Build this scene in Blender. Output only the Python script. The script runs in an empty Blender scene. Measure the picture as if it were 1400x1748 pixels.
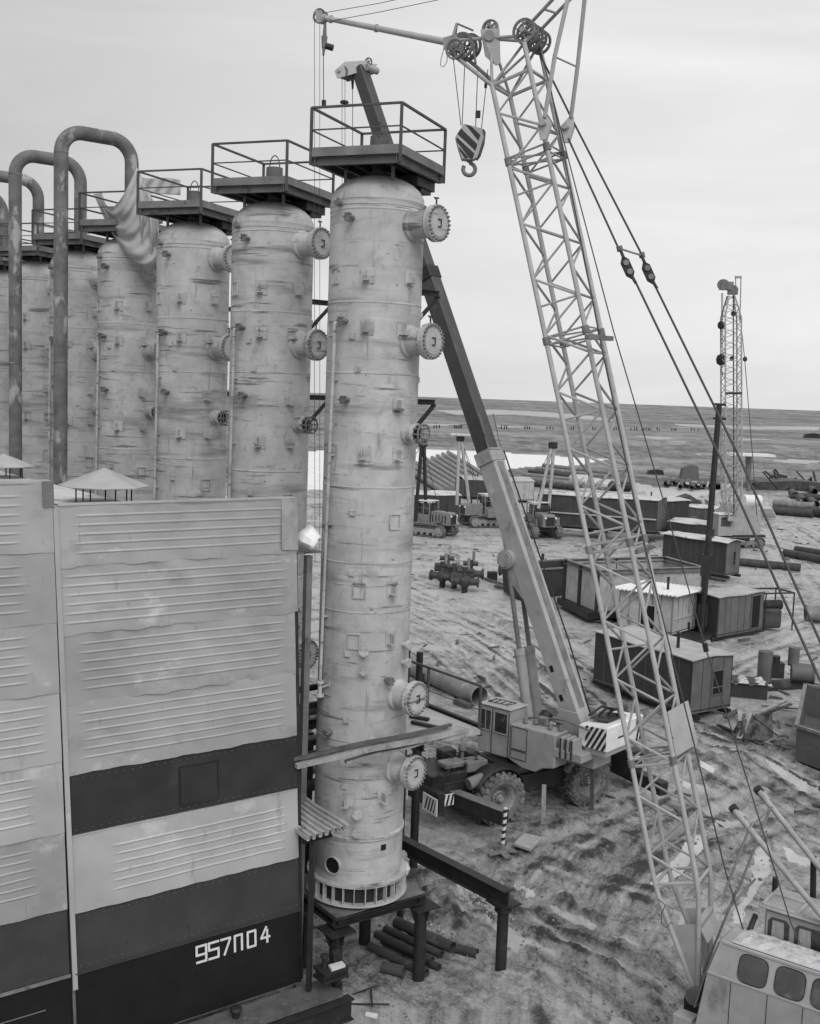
import bpy, bmesh, math, random
import numpy as np
from mathutils import Vector as V, Matrix
rnd = random.Random(7)
sc = bpy.context.scene
COL = sc.collection
# ------------------------------------------------------------------ camera
F, H, CW, CH = 1900.0, 12.6, 1400.0, 1748.0
pit, rol = math.radians(5.95), math.radians(2.03)
FW = V((0, math.cos(pit), -math.sin(pit)))
U0 = V((0, math.sin(pit), math.cos(pit)))
RR = V((1, 0, 0)) * math.cos(rol) + U0 * math.sin(rol)
UU = V((-1, 0, 0)) * math.sin(rol) + U0 * math.cos(rol)
cam = bpy.data.cameras.new('camera'); camo = bpy.data.objects.new('camera', cam); COL.objects.link(camo)
cam.sensor_fit = 'HORIZONTAL'; cam.sensor_width = 36; cam.lens = F / CW * 36
cam.clip_start = 0.1; cam.clip_end = 60000
m3 = Matrix((RR, UU, -FW)).transposed()
camo.matrix_world = Matrix.Translation((0, 0, H)) @ m3.to_4x4()
sc.camera = camo
# ------------------------------------------------------------------ sky and sun (black and white photograph: all greys)
SUN_EL, SUN_AZ = math.radians(46), math.radians(168)     # azimuth clockwise from +Y
w = bpy.data.worlds.new('World'); sc.world = w; w.use_nodes = True
nt = w.node_tree; nt.nodes.clear()
def N(t, **k):
    n = nt.nodes.new(t)
    for a, b in k.items(): setattr(n, a, b)
    return n
out = N('ShaderNodeOutputWorld'); bg = N('ShaderNodeBackground'); bg.inputs[1].default_value = 0.1
sky = N('ShaderNodeTexSky'); sky.sky_type = 'NISHITA'; sky.sun_disc = False
sky.sun_elevation = SUN_EL; sky.sun_rotation = SUN_AZ; sky.air_density = 1.5; sky.dust_density = 4
bw = N('ShaderNodeRGBToBW'); nt.links.new(sky.outputs[0], bw.inputs[0])
tc = N('ShaderNodeTexCoord'); mp = N('ShaderNodeMapping'); mp.inputs['Scale'].default_value = (1.1, 1.1, 6.0)
nt.links.new(tc.outputs['Generated'], mp.inputs[0])
no = N('ShaderNodeTexNoise'); no.inputs['Scale'].default_value = 1.7; no.inputs['Detail'].default_value = 5
no.inputs['Roughness'].default_value = 0.55; no.inputs['Distortion'].default_value = 0.6
nt.links.new(mp.outputs[0], no.inputs[0])
rmp = N('ShaderNodeMapRange'); rmp.inputs[1].default_value = 0.3; rmp.inputs[2].default_value = 0.75
rmp.inputs[3].default_value = 5.3; rmp.inputs[4].default_value = 6.9
nt.links.new(no.outputs[0], rmp.inputs[0])
# cloud deck: brightest just above the horizon towards the thin right hand part of the deck
sx = N('ShaderNodeSeparateXYZ'); nt.links.new(tc.outputs['Generated'], sx.inputs[0])
gx = N('ShaderNodeMapRange'); gx.inputs[1].default_value = -0.42; gx.inputs[2].default_value = 0.26; gx.interpolation_type = 'SMOOTHSTEP'
gx.inputs[3].default_value = 0.78; gx.inputs[4].default_value = 1.13; nt.links.new(sx.outputs[0], gx.inputs[0])
mu = N('ShaderNodeMath', operation='MULTIPLY'); nt.links.new(rmp.outputs[0], mu.inputs[0]); nt.links.new(gx.outputs[0], mu.inputs[1])
mx = N('ShaderNodeMix'); mx.inputs[0].default_value = 0.88
nt.links.new(bw.outputs[0], mx.inputs[2]); nt.links.new(mu.outputs[0], mx.inputs[3])
nt.links.new(mx.outputs[0], bg.inputs[0]); nt.links.new(bg.outputs[0], out.inputs[0])
sl = bpy.data.lights.new('sun', 'SUN'); sl.energy = 1.35; sl.angle = math.radians(40); sl.color = (1, 1, 1)
so = bpy.data.objects.new('sun', sl); COL.objects.link(so)
sd = V((math.sin(SUN_AZ) * math.cos(SUN_EL), math.cos(SUN_AZ) * math.cos(SUN_EL), math.sin(SUN_EL)))
so.rotation_euler = sd.to_track_quat('Z', 'Y').to_euler(); so.location = (0, -5, 40)
sc.view_settings.view_transform = 'Standard'; sc.view_settings.look = 'None'
sc.view_settings.exposure = 0.38; sc.view_settings.gamma = 1; sc.view_settings.use_curve_mapping = False

# ------------------------------------------------------------------ helpers: photograph pixel -> point of the place
def ray(x, y): return FW + RR * ((x - 700) / F) + UU * ((874 - y) / F)
def G(x, y, z=0.0):
    d = ray(x, y); t = (z - H) / d.z
    return V((d.x * t, d.y * t, z))
def P(x, y, Y):
    d = ray(x, y); t = Y / d.y
    return V((d.x * t, Y, H + d.z * t))

# ------------------------------------------------------------------ materials
MATS = {}
def M(name, c, r=.7, var=.25, sc_=3., dirt=None, dsc=1.5, dth=.56, dw=.08, stretch=(1, 1, 1), bump=.3, bsc=30., metal=0., dst=None, spec=.35):
    if name in MATS: return MATS[name]
    m = bpy.data.materials.new(name); m.use_nodes = True; t = m.node_tree; n = t.nodes; L = t.links
    b = n['Principled BSDF']; b.inputs['Roughness'].default_value = r; b.inputs['Metallic'].default_value = metal
    b.inputs['Specular IOR Level'].default_value = spec
    tc = n.new('ShaderNodeTexCoord'); oi = n.new('ShaderNodeObjectInfo')
    va = n.new('ShaderNodeVectorMath'); va.operation = 'MULTIPLY_ADD'
    cx = n.new('ShaderNodeCombineXYZ')
    for k in range(3): L.new(oi.outputs['Random'], cx.inputs[k])
    va.inputs[1].default_value = (37, 53, 71); L.new(cx.outputs[0], va.inputs[0]); L.new(tc.outputs['Object'], va.inputs[2])
    def noise(scale, st, det=6, rough=.6):
        mpn = n.new('ShaderNodeMapping'); mpn.inputs['Scale'].default_value = st; L.new(va.outputs[0], mpn.inputs[0])
        q = n.new('ShaderNodeTexNoise'); q.inputs['Scale'].default_value = scale; q.inputs['Detail'].default_value = det
        q.inputs['Roughness'].default_value = rough; L.new(mpn.outputs[0], q.inputs[0]); return q.outputs[0]
    def mr(src, a, b_, c_, d_):
        q = n.new('ShaderNodeMapRange'); q.inputs[1].default_value = a; q.inputs[2].default_value = b_
        q.inputs[3].default_value = c_; q.inputs[4].default_value = d_; L.new(src, q.inputs[0]); return q.outputs[0]
    base = mr(noise(sc_, stretch), .3, .7, c * (1 - var), c * (1 + var))
    if dirt is not None:
        for k, (dc, ds, th, wd, st) in enumerate(dirt if isinstance(dirt, list) else [(dirt, dsc, dth, dw, dst or stretch)]):
            f = mr(noise(ds, st, 8, .65), th, th + wd, 0, 1)
            q = n.new('ShaderNodeMix'); L.new(f, q.inputs[0]); L.new(base, q.inputs[2]); q.inputs[3].default_value = dc
            base = q.outputs[0]
    L.new(base, b.inputs['Base Color'])
    if bump:
        bp = n.new('ShaderNodeBump'); bp.inputs['Strength'].default_value = bump; bp.inputs['Distance'].default_value = .01
        L.new(noise(bsc, (1, 1, 1), 4), bp.inputs['Height']); L.new(bp.outputs[0], b.inputs['Normal'])
    MATS[name] = m; return m

col_m = M('column_primer', .42, .8, .2, 1.6, dirt=[(.20, .8, .545, .14, (.35, .35, 3.0)), (.14, 1.1, .585, .07, (.5, .5, 7)), (.17, 2.6, .655, .05, (.8, .8, 2.6)), (.13, 5, .665, .04, (1, 1, 1.2)), (.31, 3.5, .55, .14, (1, 1, .8)), (.24, 2.2, .61, .10, (3.0, 3.0, .25)), (.56, 1.6, .66, .12, (1, 1, 2.2))], bump=.25)
pip_m = M('gooseneck_steel', .13, .65, .35, 2.2, dirt=[(.34, 2.0, .56, .08, (1, 1, .5)), (.07, 1.6, .60, .08, (1, 1, .5))])
rail_m = M('railing_steel', .07, .6, .3)
deck_m = M('platform_steel', .115, .7, .35, 1.5, dirt=.045, dsc=2)
pan_m = M('panel_aluminium', .36, .42, .14, .55, dirt=[(.25, .8, .53, .2, (1, 1, 2.0)), (.58, .7, .60, .10, (1, 1, 1.6)), (.30, 3.2, .62, .06, (2, 2, .5)), (.60, 5.0, .74, .03, (1, 1, 3))], bump=.15, bsc=14, spec=.5, metal=.25)
pan2_m = M('panel_aluminium_washed', .42, .45, .14, .7, dirt=[(.58, .8, .58, .12, (1, 1, 1.4)), (.33, 2.4, .60, .10, (2, 2, .5))], bump=.15, bsc=14, metal=.25)
dk1_m = M('panel_dark_paint', .027, .6, .25, 1.5, dirt=[(.05, 1.2, .60, .15, (1, 1, 1)), (.025, 5, .62, .05, (2, 2, .6))])
dk2_m = M('panel_charcoal_paint', .040, .6, .22, 1.3, dirt=[(.07, .9, .58, .2, (1, 1, 1)), (.035, 4, .62, .05, (2, 2, .6))])
blk_m = M('skid_black_paint', .0075, .5, .3, 2, dirt=[(.018, 2.5, .64, .1, (1, 1, 1))])
let_m = M('stencil_white', .62, .7, .12, 9)
stl_m = M('dark_steel', .021, .55, .35, 3, dirt=[(.055, 3, .62, .1, (1, 1, 1))])
stg_m = M('grey_steel', .16, .6, .3, 2.5, dirt=[(.06, 3, .6, .1, (1, 1, 1))])
crn_m = M('crane_light_paint', .37, .55, .15, 2.0, dirt=[(.22, 4, .60, .1, (1, 1, 1)), (.08, 7, .68, .04, (1, 1, 1))])
crm_m = M('crane_mid_paint', .30, .5, .15, 1.6, dirt=[(.18, 2.2, .58, .12, (1, 1, .6)), (.42, 3, .66, .08, (1, 1, 1))])
crt_m = M('crane_grey_lacing', .30, .6, .25, 3, dirt=[(.12, 4, .62, .1, (1, 1, 1))])
tel_m = M('boom_upper_dark', .055, .5, .2, 1.2, dirt=[(.09, 2, .6, .1, (1, 1, .4))])
telb_m = M('boom_base_grey', .34, .45, .15, 1.2, dirt=[(.17, 2.4, .57, .12, (1, 1, .5)), (.5, 1.4, .64, .1, (1, 1, .6))])
ropm = M('wire_rope', .05, .6, .2)
whi_m = M('white_paint', .66, .5, .12, 3, dirt=[(.4, 3, .62, .1, (1, 1, 1))])
rub_m = M('muddy_rubber', .13, .85, .4, 3, dirt=[(.22, 5, .50, .12, (1, 1, 1))])
rim_m = M('muddy_rim', .26, .8, .3, 5, dirt=[(.09, 5, .55, .1, (1, 1, 1))])
gla_m = M('dark_glass', .035, .08, .5, 3, dirt=[(.12, 2.5, .56, .15, (1, 1, 1))], bump=.08, bsc=3, spec=.9)
curt_m = M('curtain_cloth', .30, .9, .3, 9, stretch=(6, 6, .4))
wood_m = M('weathered_plank', .30, .8, .3, 3, dirt=[(.13, 4, .56, .12, (1, 1, 1)), (.5, 3, .66, .06, (1, 1, 1))])
wdd_m = M('dark_wood', .09, .85, .35, 3, dirt=[(.17, 4, .6, .1, (1, 1, 1))])
cloth_m = M('canvas_tarp', .36, .9, .18, 1.5, dirt=[(.50, 1.6, .58, .15, (1, 1, 1)), (.17, 2.6, .62, .1, (1, 1, 1))], bump=.4, bsc=50)
wcl_m = M('white_sheet', .8, .8, .1)
slab_m = M('concrete', .34, .85, .25, 4)
snow_m = M('old_snow', .46, .8, .2, 2, dirt=[(.25, 3, .55, .1, (1, 1, 1)), (.62, 2, .6, .06, (1, 1, 1))])
cor_m = M('corrugated_sheet', .34, .5, .3, 2.5, dirt=[(.13, 3, .56, .1, (1, 1, 1)), (.62, 2, .66, .06, (1, 1, 1))], spec=.5)
roof_m = M('roof_sheet', .36, .6, .2, 1.2, dirt=[(.28, 1.5, .58, .1, (1, 1, 1))])
srf_m = M('snowy_roof', .52, .8, .2, .8, dirt=[(.25, .9, .58, .06, (1, 1, 1))])
cab_d = M('hut_dark', .042, .7, .25, 1.2, dirt=[(.07, 1.5, .6, .1, (1, 1, 1))])
cab_g = M('hut_grey', .11, .7, .2, 1.5, dirt=[(.06, 2, .6, .1, (1, 1, .5))])
cab_l = M('hut_light_paint', .36, .7, .2, 1.5, dirt=[(.2, 2, .58, .1, (1, 1, .5))])
pil_m = M('pipe_dark', .05, .6, .4, 1.5, dirt=[(.11, 2, .58, .1, (1, 1, 1))])
pll_m = M('pipe_light', .2, .7, .3, 1.5, dirt=[(.36, 1.5, .58, .1, (1, 1, 1))])
dirt_m = M('mud_heap', .17, .9, .35, 1.2, dirt=[(.09, 3, .55, .1, (1, 1, 1)), (.4, 2, .68, .05, (1, 1, 1))], bump=.8, bsc=9)
yel_m = M('tractor_paint', .20, .6, .25, 2, dirt=[(.10, 2, .55, .12, (1, 1, 1)), (.32, 3, .66, .06, (1, 1, 1))])
hole_m = M('opening_dark', .008, .9, .1)

# ------------------------------------------------------------------ mesh builder
WM = {}
def inv_of(o):
    return WM[o.name].inverted() if o is not None and o.name in WM else Matrix.Identity(4)
class B:
    def __init__(s): s.v = []; s.f = []
    def add(s, vs, fs):
        k = len(s.v); s.v += [V(a) for a in vs]; s.f += [tuple(i + k for i in f) for f in fs]; return s
    def box(s, c, sz, ax=None):
        ax = ax or (V((1, 0, 0)), V((0, 1, 0)), V((0, 0, 1))); c = V(c); vs = []
        for i in (-1, 1):
            for j in (-1, 1):
                for k in (-1, 1):
                    vs.append(c + ax[0] * (i * sz[0] / 2) + ax[1] * (j * sz[1] / 2) + ax[2] * (k * sz[2] / 2))
        return s.add(vs, [(0, 1, 3, 2), (4, 6, 7, 5), (0, 4, 5, 1), (2, 3, 7, 6), (0, 2, 6, 4), (1, 5, 7, 3)])
    def beam(s, p, q, wd, ht, up=V((0, 0, 1))):
        p = V(p); q = V(q); d = (q - p); L = d.length; d.normalize()
        if abs(d.dot(up)) > .98: up = V((.3, 1, 0)).normalized()
        a = d.cross(up).normalized(); u = a.cross(d)
        return s.box((p + q) / 2, (L, wd, ht), (d, a, u))
    def ibeam(s, p, q, wd, ht, t=.02):
        p = V(p); q = V(q); d = (q - p).normalized(); a = d.cross(V((0, 0, 1))).normalized(); u = a.cross(d)
        s.beam(p, q, t, ht - 2 * t); s.beam(p + u * (ht / 2 - t / 2), q + u * (ht / 2 - t / 2), wd, t); s.beam(p - u * (ht / 2 - t / 2), q - u * (ht / 2 - t / 2), wd, t)
        return s
    def cyl(s, p, q, r, r2=None, n=12, cap=True):
        p = V(p); q = V(q); r2 = r if r2 is None else r2; d = (q - p).normalized()
        a = d.orthogonal().normalized(); b = d.cross(a); vs = []
        for k in range(n):
            t = 2 * math.pi * k / n; o = a * math.cos(t) + b * math.sin(t); vs += [p + o * r, q + o * r2]
        fs = [(2 * k, 2 * ((k + 1) % n), 2 * ((k + 1) % n) + 1, 2 * k + 1) for k in range(n)]
        if cap: fs += [tuple(2 * k for k in range(n))[::-1], tuple(2 * k + 1 for k in range(n))]
        return s.add(vs, fs)
    def pipe(s, p, q, r, th=.02, n=14):
        d = (V(q) - V(p)).normalized(); s.lathe([(r - th, 0), (r, 0), (r, (V(q) - V(p)).length), (r - th, (V(q) - V(p)).length)], p, d, n, closed=True); return s
    def tube(s, pts, r, n=8, cap=True):
        pts = [V(p) for p in pts]; m = len(pts); vs = []; a = None
        for i, p in enumerate(pts):
            d = (pts[min(i + 1, m - 1)] - pts[max(i - 1, 0)]).normalized()
            a = d.orthogonal().normalized() if a is None else (a - d * a.dot(d)).normalized()
            b = d.cross(a)
            for k in range(n):
                t = 2 * math.pi * k / n; vs.append(p + (a * math.cos(t) + b * math.sin(t)) * r)
        fs = [(i * n + k, i * n + (k + 1) % n, (i + 1) * n + (k + 1) % n, (i + 1) * n + k) for i in range(m - 1) for k in range(n)]
        if cap: fs += [tuple(range(n))[::-1], tuple(range((m - 1) * n, m * n))]
        return s.add(vs, fs)
    def lathe(s, prof, o, axis=V((0, 0, 1)), n=32, closed=False):
        o = V(o); axis = V(axis).normalized(); a = axis.orthogonal().normalized(); b = axis.cross(a); m = len(prof); vs = []
        for k in range(n):
            t = 2 * math.pi * k / n; e = a * math.cos(t) + b * math.sin(t)
            for r, z in prof: vs.append(o + e * r + axis * z)
        mm = m if closed else m - 1
        return s.add(vs, [(k * m + i, ((k + 1) % n) * m + i, ((k + 1) % n) * m + (i + 1) % m, k * m + (i + 1) % m) for k in range(n) for i in range(mm)])
    def prism(s, poly, ext):
        ext = V(ext); k = len(poly); poly = [V(p) for p in poly]
        return s.add(poly + [p + ext for p in poly], [tuple(range(k))[::-1], tuple(range(k, 2 * k))] + [(i, (i + 1) % k, (i + 1) % k + k, i + k) for i in range(k)])
    def grid(s, pts):      # pts[i][j]
        a, b = len(pts), len(pts[0])
        return s.add([p for r in pts for p in r], [(i * b + j, i * b + j + 1, (i + 1) * b + j + 1, (i + 1) * b + j) for i in range(a - 1) for j in range(b - 1)])
    def build(s, name, mat, parent=None, label=None, kind=None, smooth=38, bevel=0, solid=0):
        me = bpy.data.meshes.new(name); iv = inv_of(parent)
        me.from_pydata([tuple(iv @ p) for p in s.v], [], s.f)
        bm = bmesh.new(); bm.from_mesh(me); bmesh.ops.recalc_face_normals(bm, faces=bm.faces)
        if bevel:
            ed = [e for e in bm.edges if len(e.link_faces) == 2 and e.calc_face_angle(0) > .6]
            bmesh.ops.bevel(bm, geom=ed, offset=bevel, segments=1, affect='EDGES', clamp_overlap=True)
        bm.to_mesh(me); bm.free()
        me.materials.append(mat)
        if smooth:
            for p in me.polygons: p.use_smooth = True
            me.set_sharp_from_angle(angle=math.radians(smooth))
        o = bpy.data.objects.new(name, me); COL.objects.link(o)
        if parent is not None:
            o.parent = parent; WM[o.name] = WM[parent.name]
        if label: o['label'] = label
        if kind: o['kind'] = kind
        if solid:
            md = o.modifiers.new('solid', 'SOLIDIFY'); md.thickness = solid; md.offset = 0
        return o
def thing(name, label, cat, loc=(0, 0, 0), group=None):
    o = bpy.data.objects.new(name, None); COL.objects.link(o); o.location = loc; o.empty_display_size = .3
    WM[o.name] = Matrix.Translation(V(loc)); o['label'] = label; o['category'] = cat
    if group: o['group'] = group
    return o
def solo(b, name, mat, label, cat, group=None, origin=None, **k):
    """a thing that is one mesh, its origin at its base"""
    c = V(origin) if origin is not None else V((sum(p.x for p in b.v) / len(b.v), sum(p.y for p in b.v) / len(b.v), min(p.z for p in b.v)))
    b.v = [p - c for p in b.v]; o = b.build(name, mat, **k); o.location = c
    o['label'] = label; o['category'] = cat
    if group: o['group'] = group
    return o
KIDS = {}
def children(o): return [c for c in bpy.data.objects if c.parent == o]
def copy_tree(o, loc, label=None, group=None, skip=(), rotz=None):
    kids = {}
    for c in bpy.data.objects:
        if c.parent is not None: kids.setdefault(c.parent.name, []).append(c)
    r = o.copy(); COL.objects.link(r); r.location = loc
    if rotz is not None: r.rotation_euler = (0, 0, rotz)
    WM[r.name] = Matrix.Translation(V(loc)) @ (Matrix.Rotation(rotz, 4, 'Z') if rotz else Matrix.Identity(4))
    if label: r['label'] = label
    if group: r['group'] = group
    def rec(src, dst):
        for ch in kids.get(src.name, []):
            if ch.name.split('.')[0] in skip: continue
            c = ch.copy(); COL.objects.link(c); c.parent = dst; WM[c.name] = WM[r.name]
            rec(ch, c)
    rec(o, r); return r
def dupmesh(o, parent, loc=None, rot=None):
    """another piece sharing the mesh of o"""
    c = o.copy(); COL.objects.link(c); c.parent = parent
    if loc is not None: c.location = loc
    if rot is not None: c.rotation_euler = rot
    return c
Zv = V((0, 0, 1))

# ------------------------------------------------------------------ ground: one sheet to the horizon
rs = np.random.RandomState(3); TAB = rs.rand(512, 512)
def vn(x, y):
    xi = np.floor(x).astype(int); yi = np.floor(y).astype(int); fx = x - xi; fy = y - yi
    fx = fx * fx * (3 - 2 * fx); fy = fy * fy * (3 - 2 * fy); a = xi & 511; b = yi & 511; a1 = (a + 1) & 511; b1 = (b + 1) & 511
    return (TAB[a, b] * (1 - fx) + TAB[a1, b] * fx) * (1 - fy) + (TAB[a, b1] * (1 - fx) + TAB[a1, b1] * fx) * fy
def fbm(x, y, o=5, g=.55):
    s = 0; a = 1; t = 0
    for k in range(o):
        s = s + a * vn(x + 17.3 * k, y + 9.1 * k); t += a; a *= g; x, y = (x * .8 - y * .6) * 2.03, (x * .6 + y * .8) * 2.03
    return s / t
def sst(a, b, x):
    t = np.clip((x - a) / (b - a), 0, 1); return t * t * (3 - 2 * t)
def make_ground():
    th = np.concatenate([np.linspace(-math.pi, -.62, 30)[:-1], np.linspace(-.62, -.43, 40)[:-1], np.linspace(-.43, .43, 620), np.linspace(.43, .62, 40)[1:], np.linspace(.62, math.pi, 30)[1:-1]])
    dy = np.concatenate([np.linspace(1100, 60, 520), np.linspace(60, 3, 120)[1:]])
    r = np.concatenate([[.3, 2, 5, 8, 11, 14], H / np.tan(np.arctan((1100) / F) * 1.0) * 0 + F * H / dy[(F * H / dy) > 17]])
    r = np.concatenate([r, [9000, 16000, 40000]])
    T, Rr = np.meshgrid(th, r); X = Rr * np.sin(T); Y = Rr * np.cos(T)
    fade = 1 - sst(70, 150, Rr); LR = np.log(Rr + 1)
    jx = (fbm(T * 38, LR * 22) - .5) * np.clip(Rr * .035, .8, 14); jy = (fbm(T * 38 + 50, LR * 22 + 50) - .5) * np.clip(Rr * .05, .8, 24)
    wx = (fbm(X * .22 + 5, Y * .22, 4) - .5) * 5; wy = (fbm(X * .22 + 65, Y * .22 + 8, 4) - .5) * 5
    hgt = (fbm(X * .07, Y * .07, 3) - .5) * .16 * fade
    churn = sst(.47, .60, fbm((X + wx) * .16 + 3, (Y + wy) * .16 + 8, 4, .6)) * (1 - .75 * sst(46, 58, Y))
    churn = np.maximum(churn, .9 * (1 - sst(1.2, 2.6, np.hypot(X - 6.5, Y - 32.0) * .55)))
    rid = 1 - np.abs(fbm((X + wx * .3) * 2.4, (Y + wy * .3) * 2.4, 5, .66) * 2 - 1) * 2.2
    near = 1 - sst(30, 85, Rr)
    hgt += (rid - .5) * .055 * churn * near + (fbm(X * 5 + 9, Y * 5, 3, .6) - .5) * (.025 + .06 * churn) * (1 - sst(24, 50, Rr))
    hgt += (fbm((X + wx) * .5, (Y + wy) * .5, 4) - .5) * .04 * fade
    tone = .62 - .17 * churn + (rid - .5) * .28 * churn + (fbm((X + wx) * .45, (Y + wy) * .45, 5, .62) - .5) * .5 + (fbm(X * 2.6, Y * 2.6, 5, .85) - .5) * 1.1
    for ang, ks, am, zone in ((-.62, 1.5, .55, near), (.45, 1.3, .45, near * sst(2, 12, X)), (.12, .8, .95, sst(46, 60, Y)), (-.15, 1.6, .5, sst(46, 60, Y))):
        ca, sa = math.cos(ang), math.sin(ang); a = (X + wx * .5) * ca + (Y + wy * .5) * sa; b = -(X + wx * .3) * sa + (Y + wy * .3) * ca
        st_ = fbm(a * .10 + 31, b * ks, 4, .6) - .5
        tone += st_ * am * zone; hgt += st_ * .025 * zone * fade; tone += (fbm(a * .5 + 11, b * ks * 5, 4, .65) - .5) * am * .9 * zone
    snow = np.zeros_like(X)  # snow, plus the shine of puddles and wet ruts painted as pale colour
    def track(pts, half=.95, wd=.24, dep=.13, tread=0, tn=-.22):
        nonlocal hgt, tone, snow
        pw = [G(*p) for p in pts]; best = np.full(X.shape, 1e9); side = np.zeros_like(X); al = np.zeros_like(X); acc = 0
        for p, q in zip(pw[:-1], pw[1:]):
            d = (q - p); L = math.hypot(d.x, d.y); ux, uy = d.x / L, d.y / L
            rx = X - p.x; ry = Y - p.y; t = rx * ux + ry * uy; tc_ = np.clip(t, 0, L)
            dist = np.hypot(rx - ux * tc_, ry - uy * tc_); sg = -rx * uy + ry * ux
            mkk = dist < best; best = np.where(mkk, dist, best); side = np.where(mkk, sg, side); al = np.where(mkk, acc + t, al); acc += L
        wob = (vn(al * .3, side * 0 + 3) - .5) * .35 + (fbm(X * 2.2, Y * 2.2, 3) - .5) * .35
        dd = np.abs(best + wob - half); g = np.exp(-(dd / wd) ** 2); rim = np.exp(-((dd - wd * 1.7) / (wd * .6)) ** 2)
        br = .55 + .45 * vn(al * .5 + 11, side * 1.5)
        f2 = 1 - sst(90, 140, Rr)
        wide = np.exp(-(best / (half + .9)) ** 4); lines = fbm(side * 3.6 + 40, al * .12, 4, .66) - .5; tone += lines * (1.0 + .5 * sst(35, 55, Rr)) * wide; hgt += lines * .045 * wide * f2
        hgt -= g * dep * .9 * br * f2; hgt += rim * dep * .3 * br * f2
        if tread: hgt += g * np.sin(al * 2 * math.pi / .22) * .035
        g2 = np.clip(g * 1.25, 0, 1) * (.4 + .6 * br); tone = tone * (1 - .65 * g2) + (.66 + (lines * .5)) * .65 * g2; rk = sst(.42, .62, fbm(X * .5 + 7, Y * .5, 3)); tone -= np.clip(rim, 0, 1) * (.10 + .32 * vn(al * 2.1, side * 6) * rk) * (1 - .5 * sst(45, 80, Rr)); wet_shine = (sst(.55, .9, g2) * sst(.66, .8, vn(al * .11 + 77, side * 0 + dep * 50)) * sst(.35, .6, vn(al * 1.7, side * 5))) * (1 - sst(60, 90, Rr)); snow = np.maximum(snow, wet_shine * .75); hgt += rim * (fbm(X * 7, Y * 7, 3, .85) - .4) * .08 * f2; tone += g * (tn + .22) * .6
    TK = track
    TK([(640, 1010), (760, 1070), (880, 1150), (970, 1225)]); TK([(640, 1060), (760, 1120), (830, 1190)], dep=.18)
    TK([(690, 985), (850, 1050), (1000, 1130), (1090, 1180)], wd=.35); TK([(1190, 1255), (1290, 1305), (1420, 1370)], dep=.16)
    TK([(1180, 1300), (1290, 1370), (1420, 1450)], wd=.3); TK([(860, 1560), (1000, 1640), (1150, 1720), (1260, 1790)], dep=.2, wd=.3)
    TK([(880, 1480), (1030, 1430), (1230, 1345)], tn=-.15); TK([(940, 1480), (1080, 1520), (1200, 1560), (1330, 1640)], tread=1, wd=.28)
    TK([(1060, 1530), (1130, 1480), (1260, 1400), (1420, 1360)], tread=1, wd=.3); TK([(1050, 1560), (1010, 1640), (1030, 1760)], dep=.1)
    TK([(1420, 1010), (1330, 935), (1230, 905), (1050, 935), (700, 935)], wd=.5, half=1.1); TK([(1080, 1085), (1250, 1115), (1420, 1050)], wd=.4)
    TK([(700, 950), (860, 975), (1000, 1000)], wd=.4); TK([(1420, 905), (1330, 880), (1200, 915), (1120, 960), (900, 970)], wd=.45); TK([(1250, 1150), (1330, 1110), (1420, 1090)], wd=.3)
    TK([(1330, 880), (1420, 935)], wd=.5); TK([(700, 1010), (880, 1090), (1010, 1200)], wd=.3); TK([(720, 1560), (900, 1600), (1080, 1700)], tn=-.12)
    TK([(1160, 1225), (1290, 1285), (1420, 1345)], wd=.3); TK([(850, 1530), (960, 1590), (1100, 1660), (1200, 1740)], wd=.26, dep=.16);
    TK([(700, 1030), (790, 1050), (900, 1100), (960, 1160)], wd=.3); TK([(1010, 1440), (900, 1500), (800, 1530)], wd=.3)
    def heap(x, y, rad, h, rough=1.):
        nonlocal hgt, tone
        c = G(x, y); d = np.hypot(X - c.x, Y - c.y) / rad
        k = np.exp(-d * d * 1.6); hgt += k * h * (.6 + .9 * rough * (fbm(X * 2.2, Y * 2.2, 4, .7) - .15)); 
    heap(760, 1545, 1.4, .5); heap(700, 1500, .9, .25); heap(1060, 1325, 1.3, .5); heap(800, 1590, 1.1, .35); heap(1090, 1345, .8, .3)
    heap(940, 1400, 1.6, .15); heap(1230, 1330, 2, .2); heap(690, 905, 2, .6); heap(1010, 1030, 3, .5); heap(1260, 1300, 2.0, .35)
    heap(1130, 1630, 1.6, .25); heap(1200, 1480, 1.3, .2); heap(880, 1700, 1.8, .2); heap(560, 1700, 1.2, .15); heap(1300, 1440, 1.2, .2)
    def poly(px, val=1., jit=1., d=0):
        nonlocal snow, hgt
        pw = [G(*p) for p in px]; xx = X + jx * jit; yy = Y + jy * jit; ins = np.zeros(X.shape, bool)
        for p, q in zip(pw, pw[1:] + pw[:1]):
            c1 = (p.y > yy) != (q.y > yy)
            ins ^= c1 & (xx < (q.x - p.x) * (yy - p.y) / ((q.y - p.y) or 1e-9) + p.x)
        snow = np.maximum(snow, ins * val)
        if d: hgt = np.where(ins, hgt * .2 - d, hgt)
    poly([(500, 770), (700, 766), (860, 772), (1040, 784), (985, 795), (900, 798), (840, 806), (700, 803), (560, 835), (500, 838)], 1, .25)
    poly([(740, 700), (850, 699), (930, 703), (1010, 710), (1060, 719), (960, 714), (880, 708), (780, 708)], .66, .3)
    for q in ([(690, 722), (790, 724), (760, 727), (700, 726)], [(845, 726), (950, 729), (860, 730)], [(1150, 723), (1290, 728), (1400, 728), (1400, 735), (1280, 733), (1160, 727)],
              [(1080, 744), (1180, 748), (1120, 750)], [(1130, 752), (1180, 754), (1150, 755)], [(1300, 783), (1400, 785), (1400, 792), (1340, 791)], [(1260, 748), (1330, 750), (1270, 752)], [(1180, 772), (1230, 776), (1190, 777)]):
        poly(q, .62, .35)
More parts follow.
